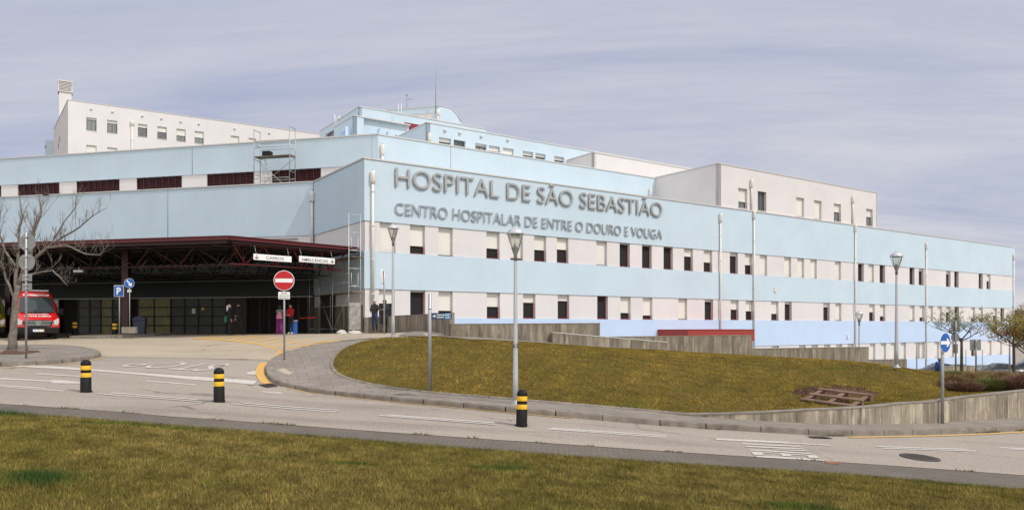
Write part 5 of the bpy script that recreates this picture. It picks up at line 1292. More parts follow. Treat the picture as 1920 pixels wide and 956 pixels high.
def car(px, Y, heading, col, label, L_=4.4, H_=1.46, est=False, z=-5.2):
    p = at(px, 600, Y); r = empty('parked_car', (p.x, p.y, z), heading, label, 'car', 'cars parked behind the lawn crest'); w = .88
    m = paint('car_paint_%s' % label.split()[0], col, .1); k = H_/1.46
    def s(y, zb, zt, a, b_): return [(-a, y, zb), (-a-.02, y, (zb+zt)/2), (-b_, y, zt), (b_, y, zt), (a+.02, y, (zb+zt)/2), (a, y, zb)]
    mb = MB(); loft(mb, [s(0,.35,.62,.7,.62), s(.12,.25,.74*k,.82,.72), s(.9,.22,.90*k,.87,.80), s(1.25,.2,.95*k,w,.82), s(L_-1.0,.2,.98*k,w,.82), s(L_-.12,.25,.96*k,.84,.78), s(L_,.35,.8*k,.78,.7)]); mb.build('body', m, r)
    e = L_-.12 if est else L_-.75; t_ = L_-.45 if est else L_-1.5
    mb = MB(); b0 = .94*k; loft(mb, [[(-.80,1.1,b0),(-.79,1.12,b0+.02),(.79,1.12,b0+.02),(.80,1.1,b0)], [(-.80,1.45,b0),(-.70,1.5,H_*.8),(.70,1.5,H_*.8),(.80,1.45,b0)], [(-.80,1.9,b0),(-.60,1.95,H_-.02),(.60,1.95,H_-.02),(.80,1.9,b0)], [(-.80,t_-.3,b0),(-.60,t_-.3,H_),(.60,t_-.3,H_),(.80,t_-.3,b0)], [(-.80,t_+.1,b0),(-.60,t_,H_-.05),(.60,t_,H_-.05),(.80,t_+.1,b0)], [(-.78,e,b0),(-.68,e-.05,b0+.06),(.68,e-.05,b0+.06),(.78,e,b0)]]); mb.build('cabin', m, r)
    mb = MB()
    for sx in (-1, 1):
        X = lambda z: sx*(.805-(z-b0)/(H_-b0)*.2+.006)
        for y0, y1 in ((1.45,2.35),(2.42,3.2),(3.27,t_+.12)):
            z0, z1 = b0+.04, H_-.09; a = .38 if y0 < 2 else 0; mb.face([(X(z0), y0, z0), (X(z0), y1, z0), (X(z1), y1-(.25 if y0 > 3 and not est else .03), z1), (X(z1), y0+a, z1)])
    mb.face([(-.68,1.22,b0+.06),(.68,1.22,b0+.06),(.56,1.83,H_-.08),(-.56,1.83,H_-.08)]); mb.face([(.68,e+.01,b0+.08),(-.68,e+.01,b0+.08),(-.56,t_+.06,H_-.1),(.56,t_+.06,H_-.1)])
    mb.build('window', 'windscreen', r)
    for sx in (-1, 1):
        for y in (.82, L_-.85): wheel(r, sx*.80, y, .32, .2)
        mb = MB(); mb.box(.55*sx-.15, .55*sx+.15, -.01, .2, .58, .72); mb.build('headlight', 'lamp_white', r, bevel=.02); mb = MB(); mb.box(.68*sx-.08, .68*sx+.08, L_-.1, L_+.01, .7*k, .92*k); mb.build('tail_light', 'red', r)
        mb = MB(); mb.box(.86*sx-.0 if sx > 0 else -1.02, 1.02 if sx > 0 else -.86, 1.4, 1.5, .95*k, 1.08*k); mb.build('mirror', m, r, bevel=.02)
    if est:
        mb = MB()
        for sx in (-1, 1): mb.path([(sx*.6,1.9,H_-.01),(sx*.6,2.0,H_+.07),(sx*.6,t_-.3,H_+.07),(sx*.6,t_-.1,H_-.01)], .02, 6)
        mb.build('roof_rail', 'galv', r)
    return r
car(1878, 71, R(-112), (.022,.025,.03), 'dark grey estate car with roof rails behind the square sign', 4.5, 1.66, True, -4.85)
car(1822, 67, R(-100), (.05,.053,.056), 'grey hatchback roof showing between the leafy tree and the estate car', z=-4.8)
car(1800, 74, R(-100), (.28,.29,.30), 'silver saloon roof showing left of the leafy tree', z=-5.3)
car(1744, 66, R(-108), (.02,.02,.022), 'black car roof showing just left of the walking man', z=-4.85)
car(1712, 70, R(-100), (.05,.055,.06), 'charcoal car partly hidden behind the lowest concrete wall', z=-4.95)
car(1922, 66, R(-70), (.03,.03,.034), 'dark car at the right edge below the orange tree', z=-5.0)

# ------------------------------------------------------------------ people
BASE = dict(pelvis=(0,0,.95), waist=(0,0,1.08), chest=(0,0,1.30), neckb=(0,0,1.46), neck=(0,.01,1.53), head=(0,.02,1.62), top=(0,.015,1.72),
  shl=(-.17,0,1.42), ell=(-.22,-.02,1.14), wrl=(-.23,.06,.90), shr=(.17,0,1.42), elr=(.22,-.02,1.14), wrr=(.23,.06,.90),
  hpl=(-.09,0,.92), knl=(-.10,.02,.50), anl=(-.10,-.03,.09), tol=(-.11,.13,.035), hpr=(.09,0,.92), knr=(.10,.02,.50), anr=(.10,-.03,.09), tor=(.11,.13,.035))
RAD = dict(pelvis=.135, waist=.125, chest=.15, neckb=.07, neck=.052, head=.088, top=.06, sh=.072, el=.048, wr=.034, hp=.095, kn=.062, an=.045, to=.036)
EDG = [('pelvis','waist'),('waist','chest'),('chest','neckb'),('neckb','neck'),('neck','head'),('head','top')] + [e for s in 'lr' for e in (('chest','sh'+s),('sh'+s,'el'+s),('el'+s,'wr'+s),('pelvis','hp'+s),('hp'+s,'kn'+s),('kn'+s,'an'+s),('an'+s,'to'+s))]
def person(px, base, Y, facing, label, pose={}, top='cloth_black', legs='cloth_black', shoes='cloth_black', hair='hair_dark', H_=1.75, bulk=1.0, z=None, hairlong=False, sleeves=None):
    p = at(px, base, Y); r = empty('person', (p.x, p.y, p.z if z is None else z), facing, label, 'person')
    J = dict(BASE); J.update(pose); names = list(J); k = H_/1.75
    me = bpy.data.meshes.new('skeleton'); me.from_pydata([Vector(J[n])*k for n in names], [(names.index(a), names.index(b_)) for a, b_ in EDG], [])
    o = bpy.data.objects.new('skeleton', me); COL.objects.link(o); sk = o.modifiers.new('skin', 'SKIN'); 
    for i, n in enumerate(names):
        rad = RAD.get(n, RAD.get(n[:2], .05))*k*(bulk if n in ('pelvis','waist','chest') or n[:2] in ('sh','el','hp') else 1); me.skin_vertices[0].data[i].radius = (rad, rad*(.78 if n in ('pelvis','waist','chest') else 1)) if n in ('pelvis','waist','chest') else (rad, rad)
    me.skin_vertices[0].data[0].use_root = True
    ss = o.modifiers.new('sub', 'SUBSURF'); ss.levels = 2; ss.render_levels = 2
    bpy.context.view_layer.update(); bm_ = bpy.data.meshes.new_from_object(o.evaluated_get(bpy.context.evaluated_depsgraph_get())); bpy.data.objects.remove(o)
    mats = ['skin', top, legs, shoes]; bm_.materials.clear()
    for m in mats: bm_.materials.append(M[m])
    segs = [(Vector(J[a])*k, Vector(J[b_])*k, a, b_) for a, b_ in EDG]
    for f in bm_.polygons:
        c = f.center; best = None
        for a, b_, na, nb in segs:
            t_ = max(0, min(1, (c-a).dot(b_-a)/max(1e-9, (b_-a).length_squared))); d_ = (c-(a+(b_-a)*t_)).length - (.06 if na in ('waist','chest','pelvis') else 0)
            if best is None or d_ < best[0]: best = (d_, na, nb, t_)
        _, na, nb, t_ = best
        mi = 1
        if na in ('neck','head') or (na == 'neckb' and t_ > .35): mi = 0
        elif na[:2] == 'el' and t_ > .92: mi = 0
        elif na[:2] in ('hp','kn') or (na == 'pelvis' and (nb[:2] == 'hp' or t_ < .3)): mi = 2
        elif na[:2] == 'an': mi = 3
        f.material_index = mi; f.use_smooth = True
    b_ = bpy.data.objects.new('body', bm_); COL.objects.link(b_); b_.parent = r
    hd = Vector(J['head'])*k
    mb = MB(); bmesh.ops.create_uvsphere(mb.bm, u_segments=14, v_segments=9, radius=.112*k)
    for v in list(mb.bm.verts):
        if v.co.z < -.03*k and not (hairlong and v.co.y < .0): v.co.z = -.03*k; v.co.x *= .9; v.co.y *= .9
        if v.co.y > .05*k and v.co.z < .05*k: v.co.y *= .55
        if hairlong and v.co.y < 0: v.co.z *= 1.9 if v.co.z < 0 else 1
        v.co += hd + Vector((0, -.022*k, .035*k))
    for f in mb.bm.faces: f.smooth = True
    mb.build('hair', hair, r)
    mb = MB()
    mb.lathe([(.016*k, -.03*k), (.012*k, 0), (.004*k, .02*k)], 8, hd+Vector((0, .098*k, 0)))
    for s_ in (-1, 1): mb.lathe([(.004*k,-.02*k),(.014*k,0),(.004*k,.025*k)], 6, hd+Vector((s_*.092*k, 0, -.005*k)))
    mb.build('face', 'skin', r)
    mb = MB()
    for s_ in (-1, 1): mb.box(hd.x+s_*.032*k-.011, hd.x+s_*.032*k+.011, hd.y+.082*k, hd.y+.090*k, hd.z+.012*k, hd.z+.02*k)
    mb.box(hd.x-.02, hd.x+.02, hd.y+.083*k, hd.y+.088*k, hd.z-.046*k, hd.z-.04*k); mb.build('eyes_and_mouth', 'hair_dark', r)
    for s_ in 'lr':
        w_ = Vector(J['wr'+s_])*k; e_ = Vector(J['el'+s_])*k; d_ = (w_-e_).normalized(); a_ = d_.orthogonal().normalized(); c_ = d_.cross(a_)
        mb = MB(); mb.path([w_-d_*.02, w_+d_*.03, w_+d_*.085], [.026*k, .034*k, .030*k], 8)
        for j in range(4): off = c_*(j-1.5)*.017*k; L_ = (.06, .075, .07, .055)[j]*k; mb.path([w_+d_*.07+off, w_+d_*(.09+L_*.5)+off+a_*.008, w_+d_*(.085+L_)+off+a_*.024], [.009*k, .0085*k, .006*k], 6)
        mb.path([w_+d_*.03+c_*.028*k, w_+d_*.065+c_*.05*k, w_+d_*.095+c_*.052*k], [.011*k, .01*k, .007*k], 6)
        mb.build('hand', 'skin', r)
    return r
zc_ = lambda px, Y: G(*at(px, 600, Y).xy)
def pz(px, Y): return zc_(px, Y)+.005
person(702.5, 624, 38.6, R(165), 'grey-haired man in a dark jacket and jeans raising a hand to his face', dict(ell=(-.25,.10,1.22), wrl=(-.12,.20,1.55), head=(.0,.05,1.61), top=(0,.04,1.71), elr=(.20,.08,1.16), wrr=(.10,.22,1.10)), 'cloth_dark', 'jeans', 'shoe_tan', 'hair_grey', 1.76, 1.15, pz(702.5, 38.6))
r = person(722, 625, 37.4, R(150), 'person in a long black hooded coat looking down at a phone', dict(ell=(-.22,.10,1.18), wrl=(-.10,.28,1.22), head=(0,.07,1.60), top=(0,.08,1.69), anr=(.12,-.12,.1), tor=(.12,.04,.05)), 'cloth_black', 'cloth_black', 'cloth_black', 'cloth_black', 1.70, 1.2, pz(722, 37.4), True)
mb = MB(); mb.lathe([(.30,.45),(.28,.62),(.24,.9),(.23,1.1),(.25,1.3),(.19,1.42),(.09,1.5)], 16, cap=False); 
for v in mb.bm.verts: v.co.y *= .8; v.co.x += .02*math.sin(v.co.z*9+v.co.y*7)
mb.build('coat', 'cloth_black', r)
mb = MB(); mb.box(-.14, -.06, .36, .375, 1.2, 1.34); o = mb.build('phone', 'black', None); o.matrix_basis = r.matrix_basis.copy() if r.matrix_basis else Matrix(); o.matrix_basis = Matrix.Translation(r.location) @ Matrix.Rotation(R(150), 4, 'Z'); tag(o, 'small black phone held by the person in the long coat', 'phone')
mb = MB(); mb.box(-.08, .08, -.05, .05, 0, .26); mb.path([(-.07,0,.26),(-.05,0,.5),(.05,0,.5),(.07,0,.26)], .008, 5); o = mb.build('handbag', 'cloth_black', None, bevel=.03); o.location = (r.location.x+.30, r.location.y-.12, r.location.z+.62); tag(o, 'black handbag at the hip of the person in the long coat', 'bag')
walk = dict(knl=(-.10,.16,.52), anl=(-.10,.20,.10), tol=(-.10,.36,.04), knr=(.10,-.04,.50), anr=(.10,-.26,.13), tor=(.10,-.14,.04))
person(430, 626, 40.5, R(-60), 'man in black seen from the side under the canopy holding a green bag', dict(ell=(-.20,.14,1.15), wrl=(-.12,.30,1.12)), H_=1.68, bulk=1.2, z=pz(430, 40.5), hair='hair_grey')
mb = MB(); mb.box(-.05, .05, -.16, .16, 0, .34); o = mb.build('shopping_bag', 'green_cloth', None, bevel=.03); p = at(424.5, 600, 40.4); o.location = (p.x, p.y, pz(424.5, 40.4)+.72); tag(o, 'green bag carried by the man in black on the left', 'bag')
person(448, 626, 41.0, R(80), 'man in a black suit walking with legs apart by the brown pillar', walk, H_=1.78, z=pz(448, 41.0), bulk=1.1, hair='hair_dark')
r = person(524, 625.5, 42.0, R(-20), 'woman in wide purple trousers holding a pink bundle in her arms', dict(ell=(-.20,.10,1.18), wrl=(.02,.24,1.12), elr=(.20,.10,1.18), wrr=(-.02,.26,1.18)), 'grey_cloth', 'purple', 'shoe_white', 'hair_dark', 1.66, 1.1, pz(524, 42.0), True)
mb = MB()
for s_ in (-1, 1): mb.lathe([(.125,.03),(.105,.4),(.10,.75),(.10,.95)], 12, (s_*.10, 0, 0))
mb.build('trousers', 'purple', r)
o = crumple('blanket', (0,0,0), .17, .14, .42, 'pink_cloth', 'pink blanket bundle held against the woman in purple trousers', 'blanket', 9); p = at(524, 600, 41.75); o.location = (p.x, p.y, pz(524, 42.0)+.88)
person(545, 625.5, 42.3, R(160), 'person in a red top and black trousers facing the woman with the bundle', dict(elr=(.21,.12,1.16), wrr=(.10,.28,1.10), ell=(-.21,.12,1.16), wrl=(-.12,.28,1.12)), 'red_cloth', 'cloth_black', 'shoe_white', 'hair_dark', 1.72, 1.1, pz(545, 42.3))
person(1761.5, 640, 40, R(10), 'man in a blue-sleeved dark jacket walking away beyond the lawn crest', walk, 'blue_cloth', 'cloth_dark', 'cloth_black', 'hair_grey', 1.78, 1.15, zz(669, 40)-1.76)

# blue container and dark bin near the people
p = at(551, 600, 42.6); mb = MB(); mb.box(-.2, .2, -.2, .2, 0, .72); o = mb.build('waste_bin', 'plastic_blue', empty('waste_bin', (p.x, p.y, pz(551, 42.6)), .2, 'blue bin with a pale lid beside the person in red', 'bin')); par = o.parent
mb = MB(); mb.box(-.22, .22, -.22, .22, .722, .80); mb.build('lid', 'galv_lt', par, bevel=.02); par.children; 
o.data.materials[0] = M['sblue']
p = at(262.5, 600, 40.2); par = empty('wheeled_bin', (p.x, p.y, pz(262.5, 40.2)), .3, 'tall dark blue wheeled bin with a domed lid behind the concrete block', 'bin')
mb = MB(); mb.prism([(-.26,.08),(.26,.08),(.31,.85),(-.31,.85)], -.3, .3); mb.build('body', 'plastic_blue', par, bevel=.02)
mb = MB(); mb.prism([(-.34,.86)]+[(.34*math.cos(math.pi-a*math.pi/8), .86+.22*math.sin(a*math.pi/8)) for a in range(0, 9)][1:8]+[(.34,.86)], -.33, .33); mb.build('lid', 'plastic_blue', par)
for s_ in (-1, 1): mb = MB(); mb.tube((s_*.28, .25, .09), (s_*.33, .25, .09), .09, seg=14); mb.build('wheel', 'tyre', par)
# white block by the tree
p = at(43, 663, 26.2); mb = MB(); mb.box(-.13, .13, -.12, .12, -.05, .17); o = mb.build('stone_block', 'kerb', None, bevel=.02); o.location = (p.x, p.y, G(p.x, p.y)+.17); tag(o, 'small pale concrete block beside the bare tree trunk', 'block')
# notices on the screens
for px, py, Y_, w_, h_, m, lab in ((363,583,49.6,.25,.35,'white','white paper notice on the dark glazing under the canopy'), (380.5,579,49.6,.2,.18,'yellow','yellow notice on the dark glazing under the canopy'), (428,578,41.8,.22,.3,'white','white square sign with a black symbol near the man in black')):
    p = at(px, py, Y_); mb = MB(); mb.box(-w_/2, w_/2, -.01, .01, -h_/2, h_/2); o = mb.build('notice', m, None); o.matrix_basis = Matrix.Translation(p) @ Matrix.Rotation(FL.ang, 4, 'Z'); tag(o, lab, 'notice')
# queue barrier with red tape
for a, b_, lab in ((560, 592, 'red and white tape strung between posts right of the blue bin'),):
    pa, pb = at(a, 600, 43.2), at(b_, 600, 42.6); r = empty('tape_barrier', (pa.x, pa.y, pz(a, 43.2)), 0, lab, 'barrier'); q = pb-pa
    for u in (0, .5, 1): mb = MB(); mb.tube((q.x*u, q.y*u, 0), (q.x*u, q.y*u, 1.0), .02, seg=8); mb.lathe([(.15,0),(.15,.02),(.03,.04)], 12, (q.x*u, q.y*u, 0)); mb.build('post', 'black', r)
    mb = MB(); mb.face([(0,0,.88),(q.x,q.y,.92),(q.x,q.y,.99),(0,0,.95)]); mb.build('tape', 'red', r)

# ------------------------------------------------------------------ bare tree
TM = FOC/27.0
def bare_tree():
    Y = 27.0; b0 = at(22, 656, Y); r = empty('bare_tree', (b0.x, b0.y, G(b0.x, b0.y)+.12), 0, 'leafless tree with a leaning trunk and wide upturned twigs at the left', 'tree'); rr = random.Random(5)
    def q(px, py, dy=0): return Vector(((px-22)/TM, dy, (656-py)/TM))
    limbs = [([(22,658),(25,620),(28,585),(29,556),(34,535)], [.165,.125,.105,.10,.085], 0),
      ([(29,556),(29,520),(31,480),(29,440),(33,405),(27,375)], [.075,.062,.05,.038,.026,.01], .3), ([(34,535),(52,505),(63,470),(70,435),(86,400),(84,372)], [.08,.065,.05,.038,.025,.01], -.3),
      ([(46,512),(74,472),(108,447),(140,425),(165,400),(184,386)], [.06,.05,.042,.03,.02,.008], .5), ([(58,490),(92,466),(132,462),(172,478),(205,481),(226,463)], [.055,.046,.038,.03,.02,.008], -.7),
      ([(42,520),(72,512),(104,508),(128,528),(140,537)], [.05,.04,.03,.018,.007], -.4), ([(28,562),(8,522),(0,500),(-22,470),(-50,455)], [.05,.04,.03,.02,.008], .4),
      ([(30,500),(12,470),(4,430),(12,390),(6,372)], [.045,.036,.026,.016,.006], -.5), ([(31,470),(52,440),(56,400),(50,375)], [.036,.028,.018,.006], .8), ([(100,450),(120,415),(140,390),(138,375)], [.03,.022,.014,.005], .1), ([(29,540),(48,470),(44,420),(62,380)], [.05,.034,.02,.006], .9), ([(0,500),(-20,520),(-45,515)], [.03,.02,.006], 0)]
    mb = MB(); twigs = []
    for i, (pts, rad, bend) in enumerate(limbs):
        n = len(pts); P_ = [q(a, b_, bend*(k/(n-1))**1.3*1.1) for k, (a, b_) in enumerate(pts)]; PP, RR = [], []
        for k in range(n-1):
            for u in (0, .33, .66): PP.append(P_[k].lerp(P_[k+1], u)+Vector([rr.uniform(-.018, .018) for _ in range(3)])*(1 if k+u > 0 else 0)); RR.append(rad[k]+(rad[k+1]-rad[k])*u)
        PP.append(P_[-1]); RR.append(rad[-1])
        mb.path(PP, RR, 9 if i == 0 else 7, 0)
        if i: twigs.append((PP, RR))
    mb.build('trunk', 'bark', r)
    mb = MB()
    def twig(p, d_, L_, r0, depth):
        pts = [p]; n = 4 if depth < 2 else 3
        for k in range(n):
            d_ = (d_ + Vector((rr.uniform(-.25, .25), rr.uniform(-.25, .25), rr.uniform(.0, .28)))).normalized(); pts.append(pts[-1]+d_*L_/n)
        mb.path(pts, [r0*(1-.8*k/n) for k in range(n+1)], 4 if depth else 5, 0, False)
        if depth < 2:
            for k in range(3 if depth == 0 else 2):
                j = rr.randint(1, n-1); dd = (d_*.7 + Vector((rr.uniform(-.8, .8), rr.uniform(-.6, .6), rr.uniform(.1, .8)))).normalized(); twig(pts[j], dd, L_*rr.uniform(.4, .65), r0*.6, depth+1)
    for PP, RR in twigs:
        for k in range(3, len(PP)):
            for _ in range(1 if rr.random() < .45 else 2):
                d_ = (PP[k]-PP[k-1]).normalized()*.6+Vector((rr.uniform(-.7, .7), rr.uniform(-.7, .7), rr.uniform(.2, 1.1))); twig(PP[k].lerp(PP[k-1], rr.random()), d_.normalized(), rr.uniform(.35, .85), max(.0055, RR[k]*.34), 0)
    mb.build('branches', 'bark', r)
    mb = MB(); c = q(86, 366)
    for k in range(26): a = rr.uniform(0, 6.28); e = rr.uniform(-.5, .5); d_ = Vector((math.cos(a), math.sin(a), e))*.10; mb.tube(c+d_, c+Vector((-d_.y, d_.x, -d_.z*.5)), .006, seg=3)
    o = mb.build('bird_nest', 'bark_dk', None); o.location = r.location; tag(o, 'small dark birds nest in the top of the bare tree', 'nest')
bare_tree()

def leafy_tree(px, base, Y, h, spread, label, seed, ld=900, cols=((.16,.19,.05),(.24,.22,.07)), lean=0, trunkh=.45, zb=None, leaf=.045, tr=.06, dens=1.0):
    p = at(px, base, Y); r = empty('leafy_tree', (p.x, p.y, p.z if zb is None else zb), 0, label, 'tree', 'sparse leafy trees at the right'); rr = random.Random(seed); tips = []; mb = MB()
    def grow(p_, d_, L_, r0, depth):
        n = 4; pts = [p_]
        for k in range(n): d_ = (d_+Vector((rr.uniform(-.2,.2), rr.uniform(-.2,.2), rr.uniform(-.05,.12)))).normalized(); pts.append(pts[-1]+d_*L_/n)
        mb.path(pts, [max(.004, r0*(1-.6*k/n)) for k in range(n+1)], 6 if depth < 2 else 4, 0, False)
        if depth >= 2: tips.extend(pts[1:])
        if depth < 4:
            for k in range(3 if depth < 2 else 2):
                a = rr.uniform(0, 6.28); el = rr.uniform(.1, .75); dd = Vector((math.cos(a)*spread, math.sin(a)*spread, el)).normalized()*.75+d_*.4; grow(pts[rr.randint(2, n)], dd.normalized(), L_*rr.uniform(.6, .85), r0*.55, depth+1)
    th = h*trunkh; mb.path([(0,0,-.6),(0,0,0),(lean*.3,0,th*.5),(lean*.6,0,th)], [tr*1.3, tr*1.15, tr, tr*.85], 10)
    for k in range(5): a = 2*math.pi*k/5+rr.uniform(-.4,.4); grow(Vector((lean*.6,0,th-rr.uniform(0,.15))), Vector((math.cos(a)*spread, math.sin(a)*spread, rr.uniform(.35,.9))).normalized(), h*.27, tr*.55, 0)
    mb.build('trunk', 'bark_dk', r)
    V, Cc = [], []
    for _ in range(ld):
        c = rr.choice(tips)+Vector([rr.gauss(0, .07*dens) for _ in range(3)]); a = Vector([rr.gauss(0,1) for _ in range(3)]).normalized(); b_ = a.orthogonal().normalized(); s_ = leaf*rr.uniform(.6,1.4)
        V += [c, c+a*s_+b_*s_*.45, c+a*s_*2, c+a*s_-b_*s_*.45]; t_ = rr.random(); f = rr.uniform(.6,1.25); cc = tuple((cols[0][i]*(1-t_)+cols[1][i]*t_)*f for i in range(3))+(1,); Cc += [cc]*4
    me = bpy.data.meshes.new('crown'); me.from_pydata(V, [], [(4*i,4*i+1,4*i+2,4*i+3) for i in range(ld)]); ca = me.color_attributes.new('col', 'FLOAT_COLOR', 'POINT'); ca.data.foreach_set('color', np.array(Cc).ravel()); me.materials.append(M['leaf'])
    o = bpy.data.objects.new('crown', me); COL.objects.link(o); o.parent = r
leafy_tree(1803, 700, 34, 3.2, 1.25, 'thin-leaved young tree beside the grey sign backs', 3, 900, trunkh=.50, leaf=.04)
leafy_tree(1901, 702, 34, 3.5, 1.35, 'young tree with yellowish leaves near the right edge of the photo', 8, 1900, ((.15,.16,.03),(.26,.20,.05)), trunkh=.42, zb=-2.25)
leafy_tree(1935, 690, 47, 5.6, 1.1, 'larger orange-brown tree partly outside the right edge', 12, 9000, ((.24,.15,.03),(.34,.19,.04)), trunkh=.3, zb=-3.6, leaf=.07, tr=.1, dens=2.2)

# ------------------------------------------------------------------ shrubs behind the retaining wall
def shrub(px, Y, w_, h_, cols, n, label, seed, blade=.26, wid=.009):
    h_ = h_*(.62 if Y > 26 else .8); x = (px-CX)/FOC*Y; z = H(x, Y); r = empty('shrub', (x, Y, z), 0, label, 'shrub', 'low dry shrubs behind the retaining wall'); g = np.random.default_rng(seed)
    a = g.uniform(0, 2*np.pi, n); rr_ = np.sqrt(g.random(n)); x0 = np.cos(a)*rr_*w_; y0 = np.sin(a)*rr_*w_*.8; top = h_*(1-rr_**2*.75)*(.75+.35*np.sin(x0*7+seed)*np.cos(y0*6+seed*2)); z0 = top*g.uniform(.1, .95, n)
    x0 *= 1+.18*np.sin(a*3+seed); L_ = blade*g.uniform(.5, 1.3, n); dx = np.cos(a)*.45+g.normal(0,.35,n); dy = np.sin(a)*.45+g.normal(0,.35,n); s_ = wid*g.uniform(.5,1.6,n); b_ = g.uniform(0, 6.28, n)
    V = np.empty((n,3,3)); V[:,0] = np.c_[x0-np.cos(b_)*s_, y0-np.sin(b_)*s_, z0]; V[:,1] = np.c_[x0+np.cos(b_)*s_, y0+np.sin(b_)*s_, z0]; V[:,2] = np.c_[x0+dx*L_, y0+dy*L_, z0+L_*.8]
    me = bpy.data.meshes.new('foliage'); me.from_pydata(V.reshape(-1,3).tolist(), [], [(3*i,3*i+1,3*i+2) for i in range(n)])
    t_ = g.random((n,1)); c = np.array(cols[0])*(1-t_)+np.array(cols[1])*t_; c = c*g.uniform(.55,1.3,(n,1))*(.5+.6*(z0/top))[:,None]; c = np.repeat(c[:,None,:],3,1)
    ca = me.color_attributes.new('col','FLOAT_COLOR','POINT'); ca.data.foreach_set('color', np.concatenate([c, np.ones((n,3,1))],2).ravel()); me.materials.append(M['leaf'])
    o = bpy.data.objects.new('foliage', me); COL.objects.link(o); o.parent = r
    mb = MB(); q = random.Random(seed)
    for k in range(9): a = q.uniform(0,6.28); e = q.uniform(.3,.8); mb.path([(0,0,-.1),(math.cos(a)*w_*.3*e,math.sin(a)*w_*.3*e,h_*.35),(math.cos(a)*w_*e*.7,math.sin(a)*w_*e*.7,h_*.75)], [.018,.012,.005], 4)
    mb.build('stems', 'bark_dk', r)
brown = ((.20,.13,.06),(.34,.25,.12)); redb = ((.15,.07,.06),(.27,.16,.11)); grn = ((.09,.11,.03),(.20,.20,.06))
shr = [(1808,23.2,.42,.38,redb,'dense purplish low shrub nearest the retaining wall'),(1856,24.3,.45,.5,grn,'dark green shrub just right of the purplish one'),(1795,24.8,.5,.5,brown,'brown twiggy shrub at the left end of the planting'),
  (1830,26.5,.7,.62,brown,'brown shrub clump below the square sign'),(1875,25.2,.65,.62,brown,'wide rusty brown shrub near the middle of the planting'),(1905,24.2,.6,.65,redb,'reddish brown shrub at the right end of the wall'),
  (1925,26.5,.8,.6,brown,'tall brown shrub at the right edge of the photo'),(1862,28.5,.9,.38,grn,'olive green shrub behind the brown clumps'),(1800,28.5,.6,.3,grn,'small green shrub at the foot of the leafy tree'),(1895,29.5,.9,.4,brown,'brown shrub below the yellowish young tree'),(1835,30.5,.8,.28,brown,'low brown shrub in front of the parked estate car')]
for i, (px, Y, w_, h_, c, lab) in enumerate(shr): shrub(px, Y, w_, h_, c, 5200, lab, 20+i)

# ------------------------------------------------------------------ pallet and heap of earth
pal_w = [(gp(1531,742, lambda x,y: H(x,y)-G(x,y)))]
def mpt(px, py):
    a, b_ = (px-CX)/FOC, (HZ-py)/FOC; lo = None
    for Y in np.arange(17, 40, .1):
        if b_*Y - H(a*Y, Y) <= 0: return Vector((a*Y, Y, H(a*Y, Y)))
p0 = mpt(1582, 762); yy_ = p0.y
gx = (H(p0.x+.5, p0.y)-H(p0.x-.5, p0.y)); gy = (H(p0.x, p0.y+.5)-H(p0.x, p0.y-.5)); nrm = Vector((-gx, -gy, 1)).normalized()
m = Vector((1,0,gx)).normalized(); yv = nrm.cross(m); rot = Matrix((m, yv, nrm)).transposed().to_4x4()
r = thing_at('wooden_pallet', Matrix.Translation(p0+nrm*.04+Vector((0,.45,0))) @ rot @ Matrix.Rotation(R(-50), 4, 'Z') @ Matrix.Rotation(R(12), 4, 'X') @ Matrix.Scale(1.2, 4), 'weathered wooden pallet lying tilted on the grass by the concrete wall', 'pallet')
for y in (-.40, 0, .40): mb = MB(); mb.box(-.6, .6, y-.045, y+.045, .0, .022); mb.build('bottom_board', 'wood', r)
for y in (-.40, 0, .40):
    for x in (-.52, 0, .52): mb = MB(); mb.box(x-.07, x+.07, y-.045, y+.045, .023, .10); mb.build('block', 'wood', r)
for x in (-.52, 0, .52): mb = MB(); mb.box(x-.05, x+.05, -.445, .445, .101, .122); mb.build('cross_board', 'wood', r)
for y in (-.40, -.0, .40): mb = MB(); mb.box(-.6, .6, y-.05, y+.05, .123, .147); mb.build('top_board', 'wood', r)
def heap(name, px, py, sx, sy, h_, label, seed):
    c = mpt(px, py); g = np.random.default_rng(seed); mb = MB(); n = 26; V = []
    for j in range(n):
        row = []
        for i in range(n):
            u, v = 2*i/(n-1)-1, 2*j/(n-1)-1; x, y = c.x+u*sx, c.y+v*sy; e = max(0, 1-u*u-v*v)
            row.append(mb.bm.verts.new((x, y, H(x, y)-.03+(h_*e**.7*(.6+.4*math.sin(u*7+seed)*math.cos(v*6))+g.uniform(-.025,.035)*(e > 0))+.0)))
        V.append(row)
    for j in range(n-1):
        for i in range(n-1): mb.bm.faces.new((V[j][i], V[j][i+1], V[j+1][i+1], V[j+1][i]))
    q = random.Random(seed)
    for k in range(110):
        a, e = q.uniform(0,6.28), q.random()**.5; x, y = c.x+sx*.95*e*math.cos(a), c.y+sy*.95*e*math.sin(a); z = H(x,y)+h_*(1-e*e)*.7+.02; d_ = Vector((q.uniform(-1,1), q.uniform(-1,1), q.uniform(0,.5))).normalized()*q.uniform(.08,.25); mb.path([(x,y,z),(x+d_.x*.5,y+d_.y*.5,z+.03+d_.z*.5),(x+d_.x,y+d_.y,z+d_.z*.6)], .006, 3)
    o = mb.build(name, 'dirt', None, recalc=True); tag(o, label, 'earth heap')
heap('earth_heap', 1524, 740, .60, .45, .22, 'heap of dug earth and dry roots left of the pallet', 3)
heap('earth_heap', 1588, 738, .95, .5, .22, 'long low heap of dug earth behind the pallet', 6)
heap('earth_heap', 1560, 757, .55, .35, .05, 'thin scatter of bare earth in front of the pallet', 8)
